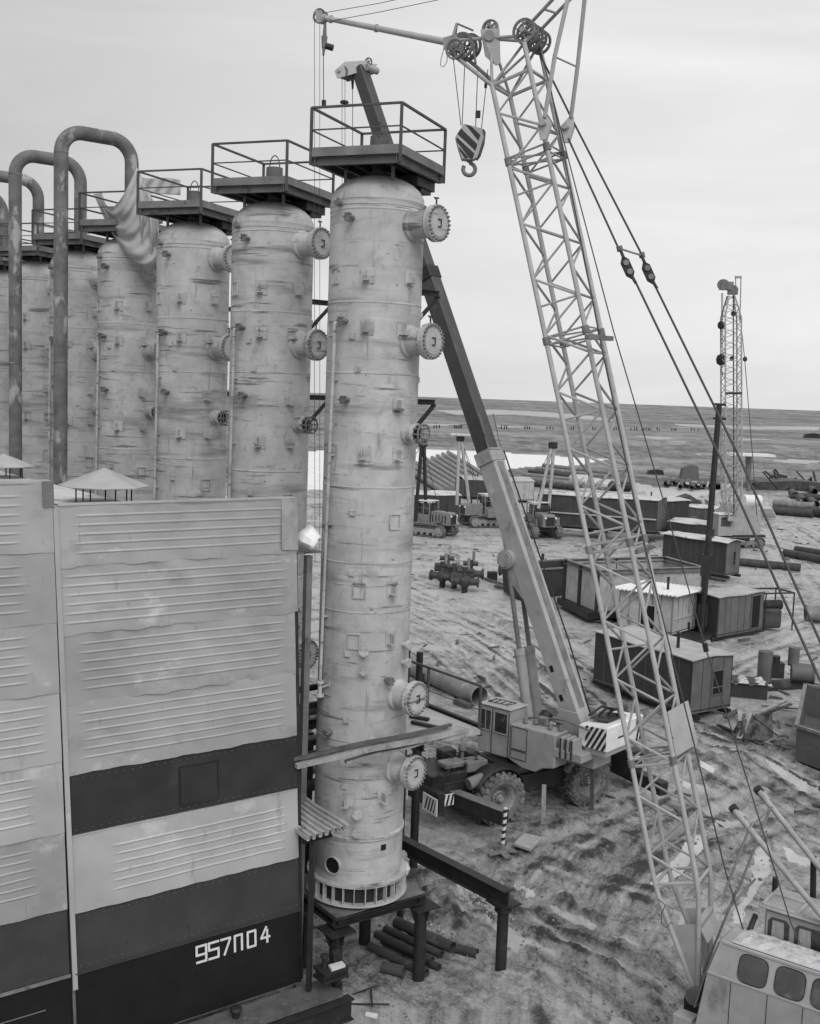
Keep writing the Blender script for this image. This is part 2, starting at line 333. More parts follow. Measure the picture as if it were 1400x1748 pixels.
    poly([(975, 822), (1010, 812), (1110, 828), (1130, 838), (1060, 842), (985, 838)], .75, .4); poly([(1100, 838), (1180, 820), (1250, 826), (1240, 838), (1120, 862), (1098, 852)], .8, .4)
    poly([(1290, 822), (1400, 832), (1400, 846), (1330, 838)], .6, .5)
    poly([(1112, 1510), (1150, 1468), (1175, 1430), (1204, 1420), (1196, 1455), (1168, 1490), (1130, 1515)], .85, .35, .02)
    poly([(1246, 1572), (1285, 1510), (1296, 1450), (1318, 1440), (1316, 1490), (1290, 1530), (1262, 1575)], .82, .4, .02)
    poly([(1335, 1455), (1400, 1462), (1400, 1482), (1350, 1478)], .82, .3); poly([(1190, 1262), (1230, 1272), (1290, 1300), (1260, 1294), (1200, 1275)], .6, .25)
    poly([(1300, 1302), (1400, 1348), (1400, 1356), (1330, 1326)], .75, .2); poly([(1155, 1338), (1240, 1350), (1330, 1400), (1290, 1405), (1190, 1378)], .5, .6)
    poly([(980, 1372), (1020, 1355), (1110, 1350), (1140, 1362), (1060, 1366), (990, 1380)], .6, .35); poly([(828, 1574), (870, 1590), (908, 1606), (884, 1624), (850, 1606)], .75, .2, .02)
    poly([(694, 1462), (722, 1462), (742, 1474), (716, 1482), (698, 1488)], .8, .3); poly([(730, 1005), (800, 1010), (860, 1018), (830, 1028), (760, 1022)], .6, .5); poly([(830, 1004), (860, 1006), (855, 1018), (835, 1014)], .8, .3)
    poly([(1046, 1738), (1090, 1744), (1120, 1770), (1040, 1770)], .8, .2); poly([(1180, 1540), (1220, 1530), (1236, 1560), (1200, 1600)], .5, .7); poly([(1000, 985), (1050, 1000), (1030, 1040), (995, 1040)], .55, .5)
    poly([(1210, 1395), (1300, 1408), (1280, 1418), (1215, 1412)], .6, .5); poly([(690, 1205), (720, 1215), (700, 1235)], .6, .5); poly([(1180, 1100), (1260, 1108), (1240, 1118)], .6, .5)
    poly([(1000, 1500), (1075, 1470), (1100, 1500), (1040, 1540)], .35, .9); poly([(600, 1716), (690, 1722), (650, 1740)], .35, .8); poly([(515, 1170), (545, 1160), (545, 1185)], .6, .3)
    for s_, k_ in ((0, -.3), (0, -2.15), (3.45, -.3), (3.45, -2.15)):
        cx_ = 3.09 + .845 * s_ + .535 * k_; cy_ = 32.04 + .535 * s_ - .845 * k_; q_ = np.exp(-(np.hypot(X - cx_, Y - cy_) / .75) ** 4); hgt = hgt * (1 - q_) - .03 * q_
    tund = sst(138, 175, Y + jy * 2 + (X - 20) * -.35)
    tst = .5 + (fbm(T * 9, LR * 17, 5, .62) - .5) * 1.3 + (fbm(T * 60, LR * 120, 5, .65) - .5) * 1.5 + (fbm(T * 150 + LR * 40, LR * 260, 3, .7) - .5) * .8
    tone = tone * (1 - tund) + tst * tund
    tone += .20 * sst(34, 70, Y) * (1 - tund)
    hgt = np.where(Rr > 150, 0, hgt); hgt = np.where(np.abs(np.arctan2(X, Y)) > 2.0, 0, hgt)
    nr, nc = X.shape; vs = np.stack([X, Y, hgt], -1).reshape(-1, 3)
    i, j = np.meshgrid(np.arange(nr - 1), np.arange(nc), indexing='ij'); j2 = (j + 1) % nc
    qd = np.stack([i * nc + j, i * nc + j2, (i + 1) * nc + j2, (i + 1) * nc + j], -1).reshape(-1, 4)
    me = bpy.data.meshes.new('ground'); n = len(vs); nq = len(qd)
    me.vertices.add(n); me.vertices.foreach_set('co', vs.ravel()); me.loops.add(nq * 4); me.loops.foreach_set('vertex_index', qd[:, ::-1].ravel().astype(np.int32))
    me.polygons.add(nq); me.polygons.foreach_set('loop_start', np.arange(0, nq * 4, 4, dtype=np.int32)); me.polygons.foreach_set('loop_total', np.full(nq, 4, np.int32))
    me.update(calc_edges=True); me.polygons.foreach_set('use_smooth', np.ones(nq, bool))
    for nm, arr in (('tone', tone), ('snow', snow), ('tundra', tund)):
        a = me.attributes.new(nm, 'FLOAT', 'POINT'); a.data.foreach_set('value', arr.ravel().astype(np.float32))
    o = bpy.data.objects.new('ground', me); COL.objects.link(o); o['kind'] = 'structure'
    m = bpy.data.materials.new('ground_mud'); m.use_nodes = True; t = m.node_tree; n = t.nodes; L = t.links; b = n['Principled BSDF']
    def at(nm): q = n.new('ShaderNodeAttribute'); q.attribute_name = nm; return q.outputs['Fac']
    geo = n.new('ShaderNodeNewGeometry')
    def noi(s, d=6, ro=.65, st=(1, 1, 1)):
        mp = n.new('ShaderNodeMapping'); mp.inputs['Scale'].default_value = st; L.new(geo.outputs['Position'], mp.inputs[0])
        q = n.new('ShaderNodeTexNoise'); q.inputs['Scale'].default_value = s; q.inputs['Detail'].default_value = d; q.inputs['Roughness'].default_value = ro; L.new(mp.outputs[0], q.inputs[0]); return q.outputs[0]
    def ma(op, a, b_, c_=None):
        q = n.new('ShaderNodeMath'); q.operation = op
        for k, z in enumerate((a, b_, c_)):
            if z is None: continue
            if isinstance(z, (int, float)): q.inputs[k].default_value = z
            else: L.new(z, q.inputs[k])
        return q.outputs[0]
    def mr(s, a, b_, c_, d_, sm=False):
        q = n.new('ShaderNodeMapRange'); L.new(s, q.inputs[0])
        for k, z in enumerate((a, b_, c_, d_)): q.inputs[k + 1].default_value = z
        if sm: q.interpolation_type = 'SMOOTHSTEP'
        return q.outputs[0]
    def mix(f, a, b_):
        q = n.new('ShaderNodeMix'); L.new(f, q.inputs[0])
        for k, z in ((2, a), (3, b_)):
            if isinstance(z, (int, float)): q.inputs[k].default_value = z
            else: L.new(z, q.inputs[k])
        return q.outputs[0]
    n1 = noi(3.0); n2 = noi(17.0, 7, .82); n3 = noi(.5, 6, .7)
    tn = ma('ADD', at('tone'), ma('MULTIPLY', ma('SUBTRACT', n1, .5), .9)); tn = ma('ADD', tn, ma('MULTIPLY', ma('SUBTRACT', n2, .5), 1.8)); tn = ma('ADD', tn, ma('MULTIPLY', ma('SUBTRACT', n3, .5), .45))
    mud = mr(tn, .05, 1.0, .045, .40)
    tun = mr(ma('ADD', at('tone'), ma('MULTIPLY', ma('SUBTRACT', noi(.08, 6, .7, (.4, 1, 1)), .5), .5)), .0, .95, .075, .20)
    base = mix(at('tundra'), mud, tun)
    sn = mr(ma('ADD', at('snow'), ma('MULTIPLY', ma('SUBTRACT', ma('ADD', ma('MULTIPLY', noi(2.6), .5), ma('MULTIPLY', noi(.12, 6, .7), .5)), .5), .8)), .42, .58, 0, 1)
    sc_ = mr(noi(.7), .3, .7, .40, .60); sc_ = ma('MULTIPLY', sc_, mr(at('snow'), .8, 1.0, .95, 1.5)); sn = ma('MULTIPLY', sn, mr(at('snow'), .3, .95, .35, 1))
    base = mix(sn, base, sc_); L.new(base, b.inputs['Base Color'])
    L.new(mr(tn, .2, .9, .75, .45), b.inputs['Roughness']); b.inputs['Specular IOR Level'].default_value = .3
    bp = n.new('ShaderNodeBump'); bp.inputs['Strength'].default_value = .9; bp.inputs['Distance'].default_value = .045
    L.new(ma('ADD', ma('MULTIPLY', n1, .35), ma('MULTIPLY', n2, .6)), bp.inputs['Height']); L.new(bp.outputs[0], b.inputs['Normal'])
    me.materials.append(m)
make_ground()
# ------------------------------------------------------------------ plant block (module with the stencilled number)
e = V((.8, .6, 0)); u = V((-.6, .8, 0)); nb = V((.6, -.8, 0))
OB = V((-1.85, 20.8, 0))
def bp_(s, z, o=0.): return OB + e * s + nb * o + V((-.0384 * (z - 1.2), 0, z))
block = thing('plant_module', 'tall grey panelled plant module with dark bands and the stencilled number 957П04', 'plant module', bp_(-4.5, 1.0))
def panel(parent, s0, s1, z0, z1, mat, ribs=6, ra=.3, rb=.35, off=.0, first=.16, pitch=.155, seed=0, name='wall_panel', rag=.0):
    nx = max(8, int((s1 - s0) / .06)); nz = int((z1 - z0) / .0105) if ribs else int((z1 - z0) / .06); r_ = random.Random(seed); ph = [r_.random() * 9 for _ in range(6)]
    ends = [(ra + r_.uniform(-.05, .05), rb + r_.uniform(-.05, .05)) for _ in range(12)]
    pts = []
    for i in range(nx + 1):
        s = s0 + (s1 - s0) * i / nx; row = []
        edge = min(1, min(i, nx - i) / 3)
        for j in range(nz + 1):
            z = z0 + (z1 - z0) * j / nz; h = (.012 * math.sin(s * 1.7 + ph[0]) * math.sin(z * 3 + ph[1]) + .006 * math.sin(s * 5.1 + ph[2] + z * 4) + .004 * math.sin(s * 9 + ph[4] + z * 11) * math.sin(s * 2.3 + ph[5])) * (1 if ribs else .4)
            for k in range(ribs):
                zc = z1 - first - k * pitch
                if abs(z - zc) < .021:
                    a = min(1, max(0, (s - s0 - ends[k][0]) / .12)) * min(1, max(0, (s1 - ends[k][1] - s) / .12))
                    h += .013 * a * math.cos((z - zc) / .021 * math.pi / 2)
            lip = .014 * (1 - j / nz)
            zz = z
            if j == 0: zz = z - rag * (.5 + .5 * math.sin(s * 3.1 + ph[3]) * math.sin(s * 7.7 + ph[5])) - (rag * .25 * r_.random())
            row.append(bp_(s, zz, off + h * edge + lip))
        pts.append(row)
    b = B(); b.grid(pts)
    # returned edge so that the sheet has thickness
    b.beam(bp_(s0, z1 - .01, off - .01), bp_(s1, z1 - .01, off - .01), .03, .02)
    return b.build(name, mat, parent, smooth=50)
zs = [10.6, 9.62, 8.48, 7.29, 6.07]
for k in range(4):
    panel(block, -4.46, .06 if k < 2 else 0., zs[k + 1], zs[k], pan_m, ribs=5 if k == 0 else 6, ra=.26 if k != 1 else .03, rb=.26, off=.02, first=.17 if k == 0 else .2, seed=k, rag=.05 if k < 3 else .025)
panel(block, -4.46, 0, 5.02, 6.07, dk1_m, 0, off=.01, seed=11)
panel(block, -4.46, 0, 3.64, 5.0, pan2_m, 6, ra=.75, rb=.25, off=.024, first=.33, seed=12, rag=.02)
panel(block, -4.46, 0, 2.58, 3.62, dk2_m, 0, off=.012, seed=13)
panel(block, -4.46, .02, 1.1, 2.56, blk_m, 0, off=.03, seed=14, name='skid_plate')
B().beam(bp_(-4.46, 2.57, .05), bp_(.02, 2.57, .05), .05, .03).build('ledge_strip', dk2_m, block)
b = B(); b.prism([bp_(-.02, 10.62, .03), bp_(.07, 10.62, .03), bp_(.07, 9.64, .05), bp_(-.28, 9.66, .05), bp_(-.26, 10.62, .03)], nb * .012); b.build('corner_flashing', crt_m, block)
# service hatch in the dark band
B().prism([bp_(-2.42, 5.14, .018), bp_(-1.7, 5.2, .018), bp_(-1.7, 5.83, .018), bp_(-2.42, 5.8, .018)], nb * .012).build('hatch', dk1_m, block)
fr = B(); hz = [(-2.44, 5.12), (-1.68, 5.12), (-1.68, 5.85), (-2.44, 5.85)]
for a, c in zip(hz, hz[1:] + hz[:1]): fr.beam(bp_(a[0], a[1], .03), bp_(c[0], c[1], .03), .012, .012)
fr.build('hatch_frame', stl_m, block)
rv = B()
for z, o in ((5.98, .03), (5.09, .03), (3.55, .03), (2.68, .03)):
    for k in range(30): c = bp_(-4.35 + k * .148, z, o); rv.cyl(c, c + nb * .008, .008, n=6)
rv.build('rivets', stg_m, block, kind='stuff')
# stencilled number 957П04
STR = {'9': [(1, 1, 0, 1), (0, 1, 0, .45), (0, .45, 1, .45), (1, 1, 1, .12), (1, 0, 0, 0)], '5': [(1, 1, 0, 1), (0, 1, 0, .58), (0, .55, 1, .55), (1, .5, 1, .1), (1, 0, 0, 0)],
       '7': [(0, 1, 1, 1), (1, .93, .35, 0)], 'П': [(0, 0, 0, 1), (.1, 1, .95, 1), (1, 1, 1, 0)], '0': [(0, .06, 0, .94), (0, 1, 1, 1), (1, .94, 1, .06), (1, 0, 0, 0)], '4': [(.6, 1, .0, .35), (.0, .33, 1, .33), (.72, .8, .72, 0)]}
def s_at(px, z):
    lo, hi = -6., 1.
    for _ in range(40):
        mid = (lo + hi) / 2; p = bp_(mid, z) - V((0, 0, H)); c = p.dot(FW); x = 700 + F * p.dot(RR) / c
        if x < px: lo = mid
        else: hi = mid
    return lo
for ch, x0, x1 in (('9', 334, 350), ('5', 355, 371), ('7', 376, 391), ('П', 399, 411), ('0', 421, 434), ('4', 444, 458)):
    b = B(); sa, sb = s_at(x0, 2.2), s_at(x1, 2.2); zb = 2.12; ht = .30; wd = .045
    for q in STR[ch]:
        p0 = V((sa + (sb - sa) * q[0], zb + ht * q[1], 0)); p1 = V((sa + (sb - sa) * q[2], zb + ht * q[3], 0)); d = (p1 - p0).normalized(); t = V((-d.y, d.x, 0)) * wd / 2; x_ = d * wd * .38
        c4 = [p0 - x_ - t, p1 + x_ - t, p1 + x_ + t, p0 - x_ + t]
        off = .048 + .001 * STR[ch].index(q)
        b.prism([bp_(c.x, c.y, off) for c in c4], nb * .002)
    b.build('stencil_character', let_m, block, smooth=0)
# the body behind the face
def bbox(parent, s0, s1, d0, d1, z0, z1, mat, name, **k):
    b = B(); vs = []
    for s in (s0, s1):
        for d in (d0, d1):
            for z in (z0, z1): vs.append(bp_(s, z, -d))
    b.add(vs, [(0, 1, 3, 2), (4, 6, 7, 5), (0, 4, 5, 1), (2, 3, 7, 6), (0, 2, 6, 4), (1, 5, 7, 3)]); return b.build(name, mat, parent, **k)
bbox(block, -4.5, -.04, .0, .3, 1.05, 10.57, stg_m, 'front_wall', smooth=0)
bbox(block, -4.5, -2.4, .3, 13, 1.05, 10.25, cab_g, 'rear_body', smooth=0)
bbox(block, -4.45, -2.1, .31, 13.1, 10.26, 10.32, srf_m, 'roof', smooth=0)
bbox(block, -2.38, -.15, .31, 2.2, 1.05, 9.2, stl_m, 'end_bay', smooth=0)
bbox(block, -.03, .1, .02, .14, 1.1, 9.6, stl_m, 'corner_post', smooth=0)
b = B(); b.beam(bp_(-4.46, 10.62, -.06), bp_(.06, 10.62, -.06), .2, .025); b.build('parapet_cap', roof_m, block)
B().beam(bp_(-4.47, 2.3, .06), bp_(-4.51, 10.6, .05), .085, .03, up=nb).build('joint_cover', pan2_m, block)
# left module
blk2 = thing('plant_module', 'taller grey panelled plant module at the left edge, left of the vertical joint', 'plant module', bp_(-7, 1.0))
zl = [11.0, 9.87, 8.7, 7.52, 6.34, 5.12, 3.78]
for k in range(6):
    panel(blk2, -8.6, -4.56, zl[k + 1], zl[k], pan_m if k not in (3, 4) else pan2_m, 6, ra=.3, rb=.5 if k != 3 else .25, off=.06, first=.22, pitch=.148, seed=30 + k, rag=.02)
panel(blk2, -8.6, -4.56, 2.62, 3.76, dk2_m, 0, off=.05, seed=41)
panel(blk2, -8.6, -4.56, 1.1, 2.6, blk_m, 0, off=.07, seed=42, name='skid_plate')
B().beam(bp_(-8.6, 2.6, .1), bp_(-4.56, 2.6, .1), .05, .04).build('ledge_strip', stg_m, blk2)
B().beam(bp_(-8.6, 2.12, .1), bp_(-5.0, 2.12, .1), .02, .012).build('weld_line', stg_m, blk2)
bbox(blk2, -8.6, -4.58, .0, .35, 1.05, 10.97, stg_m, 'front_wall', smooth=0)
bbox(blk2, -8.6, -4.62, .35, 15, 1.05, 10.6, cab_g, 'rear_body', smooth=0)
bbox(blk2, -8.6, -4.5, .36, 15.1, 10.61, 10.68, srf_m, 'roof', smooth=0)
B().beam(bp_(-8.6, 11.01, -.1), bp_(-4.56, 11.01, -.1), .28, .03).build('parapet_cap', roof_m, blk2)
b = B(); b.prism([bp_(-4.72, 11.02, .075), bp_(-4.55, 11.02, .075), bp_(-4.55, 10.6, .075), bp_(-4.72, 10.6, .075)], nb * .015); b.prism([bp_(-4.55, 11.02, .09), bp_(-4.55, 10.6, .09), bp_(-4.55, 10.6, -.1), bp_(-4.55, 11.02, -.1)], e * .012); b.build('corner_flashing', stg_m, blk2)
# footing under the modules
fd = thing('foundation_beam', 'long steel and timber foundation beam under the black skid of the modules', 'beam', bp_(-4, 0, .3))
def fp(s, z, o): return OB + e * s + nb * o + V((0, 0, z))
b = B(); b.prism([fp(-9, .86, .0), fp(.55, .86, .0), fp(.62, .86, .62), fp(-9, .86, .62)], Zv * .12); b.build('timber_deck', wdd_m, fd)
B().ibeam(fp(-9, .62, .66), fp(.8, .62, .66), .22, .44, .03).build('edge_beam', stl_m, fd)
b = B(); b.cyl(fp(-1.55, .98, .3), fp(-1.55, 1.12, .3), .07); b.lathe([(0, .22), (.1, .2), (.12, .16), (.11, .12), (0, .1)], fp(-1.55, .98, .3), n=14); b.build('bollard_cap', stl_m, fd)
for s in (-6.5, -3.2): B().cyl(fp(s, -.2, .66), fp(s, .4, .66), .11).build('pile', stl_m, fd)
for k, (s0, s1, o_, z_, l_) in enumerate(((-2.6, .45, .95, .02, 'upper squared timber lying along the black skid under the modules'), (-4.5, .2, 1.2, .0, 'lower timber lying on the mud along the foundation beam'), (-3.2, -.4, 1.38, .0, 'short outer timber beside the foundation beam at the bottom edge'))):
    solo(B().beam(fp(s0, z_ + .1, o_ + .1), fp(s1, z_ + .12, o_), .2, .16), 'squared_timber', wdd_m if k else wood_m, l_, 'timber', smooth=0, bevel=.01)
rb_ = B(); rr9 = random.Random(4)
for k in range(220):
    c = fp(rr9.uniform(-3.5, 1.4), .0, rr9.uniform(.9, 1.9)); s = rr9.uniform(.02, .07); rb_.lathe([(.001, -s), (s, -s * .3), (s * .8, s * .4), (.001, s * .7)], c + Zv * s * .4, V((rr9.uniform(-1, 1), rr9.uniform(-1, 1), 1)).normalized(), 5)
rb_ = solo(rb_, 'rubble', slab_m, 'small rubble strewn beside the foundation beam under the modules', 'rubble', smooth=0); rb_['kind'] = 'stuff'
# small valve box on the beam end
vb = thing('valve_stand', 'small steel valve box with snow on it at the end of the foundation beam', 'valve', P(565, 1665, 20.6))
c = P(565, 1652, 20.7); b = B(); b.beam(c - e * .28, c + e * .28, .42, .05); b.beam(c - e * .28 - Zv * .16, c + e * .28 - Zv * .16, .40, .05); b.beam(c - e * .26 - Zv * .08, c + e * .26 - Zv * .08, .3, .1); b.build('base_channel', stl_m, vb)
b = B()
for dx in (-.12, .12):
    b.cyl(c + e * dx + u * .05, c + e * dx + u * .05 + Zv * .22, .06, n=10); b.lathe([(0, .3), (.08, .28), (.09, .24), (.05, .22)], c + e * dx + u * .05, n=12)
b.build('valve_body', stl_m, vb)
b = B(); b.prism([c + e * -.1 + nb * .18 + Zv * .03, c + e * .22 + nb * .18 + Zv * .03, c + e * .24 + nb * .02 + Zv * .03, c + e * -.06 + nb * .0 + Zv * .03], Zv * .05); b.build('snow_cover', snow_m, vb)
# mushroom vents on the roof
def vent(px, py, Y, r, label):
    c = P(px, py, Y); t = thing('roof_vent', label, 'vent', c - Zv * .75, group='conical rain cowls on the module roof')
    n = 8; b = B(); vs = [c + Zv * (r * .4)]; prof = []
    for k in range(n):
        a = 2 * math.pi * (k + .3) / n; vs.append(c + V((math.cos(a) * r, math.sin(a) * r, 0)))
        am = 2 * math.pi * (k + .8) / n
    fs = [(0, 1 + k, 1 + (k + 1) % n) for k in range(n)]
    b.add(vs, fs); b.build('cowl', roof_m, t, smooth=0, solid=.015)
    for k in range(7):
        a = 2 * math.pi * k / 7; q = c + V((math.cos(a) * r * .62, math.sin(a) * r * .62, 0)); B().cyl(q + Zv * .1, q - Zv * .75, .016, n=6).build('leg', stl_m, t)
    b = B(); b.lathe([(r * .6, -.42), (r * .62, -.4), (r * .62, -.45)], c, n=24, closed=True); b.lathe([(r * .45, -.75), (r * .45, -.55), (r * .42, -.55), (r * .42, -.75)], c, n=24); b.build('duct_ring', stl_m, t)
vent(178, 829, 21.6, .86, 'pale conical rain cowl on thin legs standing on the module roof, the nearer one')
vent(6, 795, 26.5, .72, 'pale conical rain cowl half cut off by the left edge of the picture')

# ------------------------------------------------------------------ process columns
CX, CY, ZB = -.87, 23.0, 2.02
AX = V((CX, CY, 0))
def zc(y, Y=22.05): return P(640 - (y - 300) * .0255, y, Y).z
c1 = thing('process_column', 'nearest pale steel column, crossed by planks and standing whole on its ribbed base ring', 'column', (CX, CY, ZB), group='row of process columns')
R = .95; zt = 16.42
zbase_top = 2.52
b = B(); b.lathe([(R, zbase_top), (R, 3.45), (R, 9.0), (R, zt)], AX, n=72); b.build('shell', col_m, c1)
pr = [(R + .004, zt - .02)] + [(R * math.cos(t), zt + .56 * math.sin(t)) for t in [math.radians(a) for a in (0, 12, 25, 38, 50, 62, 74, 84, 90)]]
pr[-1] = (0.001, zt + .56); b = B(); b.lathe(pr, AX, n=72); b.build('dished_head', col_m, c1)
for y in (346, 354, 515, 637, 833, 963, 1047, 1268):
    z = zc(y); b = B(); b.lathe([(R, z - .018), (R + .009, z - .01), (R + .009, z + .01), (R, z + .018)], AX, n=64); b.build('weld_bead', col_m, c1)
z = zc(1434); b = B(); b.lathe([(R, z - .05), (R + .03, z - .04), (R + .035, z + .03), (R, z + .06)], AX, n=64); b.build('skirt_ring', col_m, c1)
# base ring: two flat rings with gussets between
b = B(); b.lathe([(R - .02, 2.48), (1.07, 2.48), (1.07, 2.53), (R - .02, 2.53)], AX, n=64, closed=True); b.build('compression_ring', col_m, c1)
b = B(); b.lathe([(R - .1, 2.08), (1.08, 2.08), (1.08, 2.12), (R - .1, 2.12)], AX, n=64, closed=True); b.build('base_ring', col_m, c1)
b = B(); b.lathe([(R - .03, 2.12), (R - .03, 2.5)], AX, n=64); b.build('skirt', stl_m, c1)  # dark colour stands in for the shade in the recess between gussets
gus = None
for k in range(28):
    a = 2 * math.pi * k / 28; d = V((math.cos(a), math.sin(a), 0))
    if gus is None:
        gb = B(); gb.prism([V((.0, -.008, .1)), V((.115, -.008, .1)), V((.11, -.008, .46)), V((.0, -.008, .46))], V((0, .016, 0)))
        WM['_g'] = Matrix.Identity(4); gus = gb.build('gusset', col_m, None, smooth=0); gus.parent = c1; g_ = gus
    else: g_ = dupmesh(gus, c1)
    g_.location = V((d.x * R, d.y * R, 0)); g_.rotation_euler = (0, 0, a)
def sd_(px, y):       # direction on the shell of a feature seen at pixel x, y
    s = max(-.99, min(.99, (px - (640 - (y - 300) * .0255)) / (78 - (y - 400) * .003))); a = math.asin(s); return V((math.sin(a) + .03, -math.cos(a), 0)).normalized()
# access hole and slots in the skirt
d = sd_(572, 1482); c = AX + d * (R - .02) + Zv * zc(1482); b = B(); b.lathe([(.17, 0), (.19, 0), (.19, .07), (.17, .07)], c, d, 24, closed=True); b.build('access_hole_rim', col_m, c1)
b = B(); b.cyl(c, c + d * .035, .17, n=24); b.build('access_hole', hole_m, c1)
d = sd_(654, 1438); c = AX + d * R + Zv * zc(1446, 22.2); t_ = V((-d.y, d.x, 0)); b = B(); b.box(c, (.02, .12, .12), (d, t_, Zv)); b.build('slot', hole_m, c1)
# bolted nozzles
nd = V((.79, -.61, 0)).normalized()
def manhole(z, ln, rn=.27, rf=.355, nbolt=24, davit=True, cross=False, nm='manhole'):
    c0 = AX + nd * (R - .1) + Zv * z; c1_ = AX + nd * (R + ln) + Zv * z
    nk = B(); nk.cyl(c0, c1_, rn, n=32, cap=False); nk.lathe([(rn + .05, .0), (rn + .05, .13), (rn, .16)], c0, nd, 32); nk = nk.build(nm, col_m, c1)
    b = B(); b.lathe([(rn, 0), (rf, 0), (rf, .06), (rn, .06)], c1_ - nd * .02, nd, 32, closed=True); b.build('flange', col_m, nk)
    if not cross:
        b = B(); b.lathe([(0.001, .115), (rf * .72, .115), (rf * .74, .10), (rf * 1.01, .10), (rf * 1.01, .045), (0.001, .045)], c1_, nd, 32); b.build('blind_cover', col_m, nk)
        b = B(); t_ = V((-nd.y, nd.x, 0)); q = c1_ + nd * .13; b.beam(q - t_ * .05 + Zv * .07, q + t_ * .05 + Zv * .07, .014, .02); b.beam(q + t_ * .05 + Zv * .08, q + t_ * .05 - Zv * .07, .014, .02); b.beam(q + t_ * .05 - Zv * .07, q - t_ * .05 - Zv * .07, .014, .02); b.build('handle', stl_m, nk)
    else:
        b = B(); t_ = V((-nd.y, nd.x, 0)); q = c1_ + nd * .2
        for k in (-.1, 0, .1): b.beam(q + t_ * k - Zv * rf * .95, q + t_ * k + Zv * rf * .95, .012, .02)
        b.beam(q - t_ * rf * 1.1, q + t_ * rf * 1.1, .012, .02)
        for k in range(10):
            a = math.tau * k / 10; o = t_ * math.cos(a) * rf * .9 + Zv * math.sin(a) * rf * .9; b.beam(c1_ + o * .85, q + o * 1.05, .02, .03)
        b.lathe([(rf * .9, 0), (rf, 0), (rf, .03), (rf * .9, .03)], q - nd * .02, nd, 20, closed=True); b.build('transit_cage', stg_m, nk)
        b = B(); b.cyl(c1_ - nd * .02, c1_ + nd * .02, rn * .98, n=20); b.build('bore', hole_m, nk); return
    bb = B(); t_ = V((-nd.y, nd.x, 0))
    for k in range(nbolt):
        a = math.tau * k / nbolt; o = c1_ + (t_ * math.cos(a) + Zv * math.sin(a)) * rf * .9; bb.cyl(o - nd * .05, o + nd * .15, .022, n=6)
    bb.build('bolts', stg_m, nk, kind='stuff')
    if davit:
        b = B(); q = c1_ + nd * .03 + Zv * rf; b.tube([q, q + Zv * .1, q + Zv * .14 - nd * .06, q + Zv * .12 + nd * .05], .018, 6); b.build('lifting_lug', stl_m, nk)
manhole(15.95, .5); manhole(13.68, .46); manhole(11.85, .23, .15, .21, 0, False, True); manhole(6.48, .40, davit=False); manhole(4.93, .42)
# small nozzles, clips, plates
def small(kind, px, y, sz=1.):
    d = sd_(px, y); t_ = V((-d.y, d.x, 0)); c = AX + d * R + Zv * zc(y); ax = (d, t_, Zv); b = B()
    if kind == 'clip':
        b.box(c + d * .09 - Zv * .0, (.18, .016, .2 * sz), ax); b.box(c + d * .09 - Zv * .1 * sz, (.2, .13, .016), ax); b.box(c + d * .008 + t_ * .03, (.012, .26, .3 * sz), ax); b.build('support_clip', col_m, c1, smooth=0)
    elif kind == 'sq':
        b.box(c + d * .012, (.03, .13 * sz, .13 * sz), ax); b.box(c + d * .02, (.05, .09 * sz, .09 * sz), ax); b.build('name_plate', col_m, c1, smooth=0)
    elif kind == 'rect':
        for q, w_, h_ in ((Zv * .15, .24, .02), (Zv * -.15, .24, .02), (t_ * .12, .02, .3), (t_ * -.12, .02, .3)): b.box(c + q * sz + d * .01, (.03, w_ * sz, h_ * sz), ax)
        b.build('pad_frame', col_m, c1, smooth=0)
    elif kind == 'fl':
        b.cyl(c, c + d * .12, .05, n=12); b.cyl(c + d * .12, c + d * .17, .1 * sz, n=20)
        for k in range(4): a = math.tau * (k + .5) / 4; o = c + d * .17 + (t_ * math.cos(a) + Zv * math.sin(a)) * .07; b.cyl(o, o + d * .02, .016, n=6)
        b.build('small_flange', col_m, c1)
    elif kind == 'noz':
        b.cyl(c - d * .02, c + d * .17, .05, n=12); b.cyl(c + d * .16, c + d * .20, .085, n=16)
        for k in range(6): a = math.tau * k / 6; o = c + d * .13 + (t_ * math.cos(a) + Zv * math.sin(a)) * .075; b.cyl(o, o + d * .12, .018, n=6)
        b.build('open_nozzle', stg_m, c1)
for kd, x, y in (('clip', 622, 470), ('clip', 690, 470), ('rect', 572, 470), ('clip', 621, 558), ('clip', 678, 560), ('rect', 566, 560), ('clip', 672, 690), ('clip', 617, 775), ('clip', 672, 775), ('sq', 609, 631), ('sq', 601, 877),
                 ('rect', 669, 891), ('rect', 612, 1009), ('clip', 664, 1006), ('sq', 600, 980), ('rect', 604, 1096), ('clip', 662, 1092), ('sq', 594, 1118), ('sq', 592, 1232), ('sq', 589, 1344), ('fl', 620, 1110), ('fl', 620, 1142), ('fl', 684, 1106),
                 ('fl', 683, 1137), ('noz', 656, 1161), ('fl', 632, 1262), ('fl', 611, 1387), ('fl', 610, 1418), ('noz', 590, 549), ('noz', 593, 684), ('noz', 568, 1255), ('clip', 594, 1368), ('clip', 650, 1362), ('sq', 712, 530), ('sq', 706, 645), ('sq', 600, 575), ('sq', 672, 1360), ('noz', 600, 372)):
    small(kd, x, y)
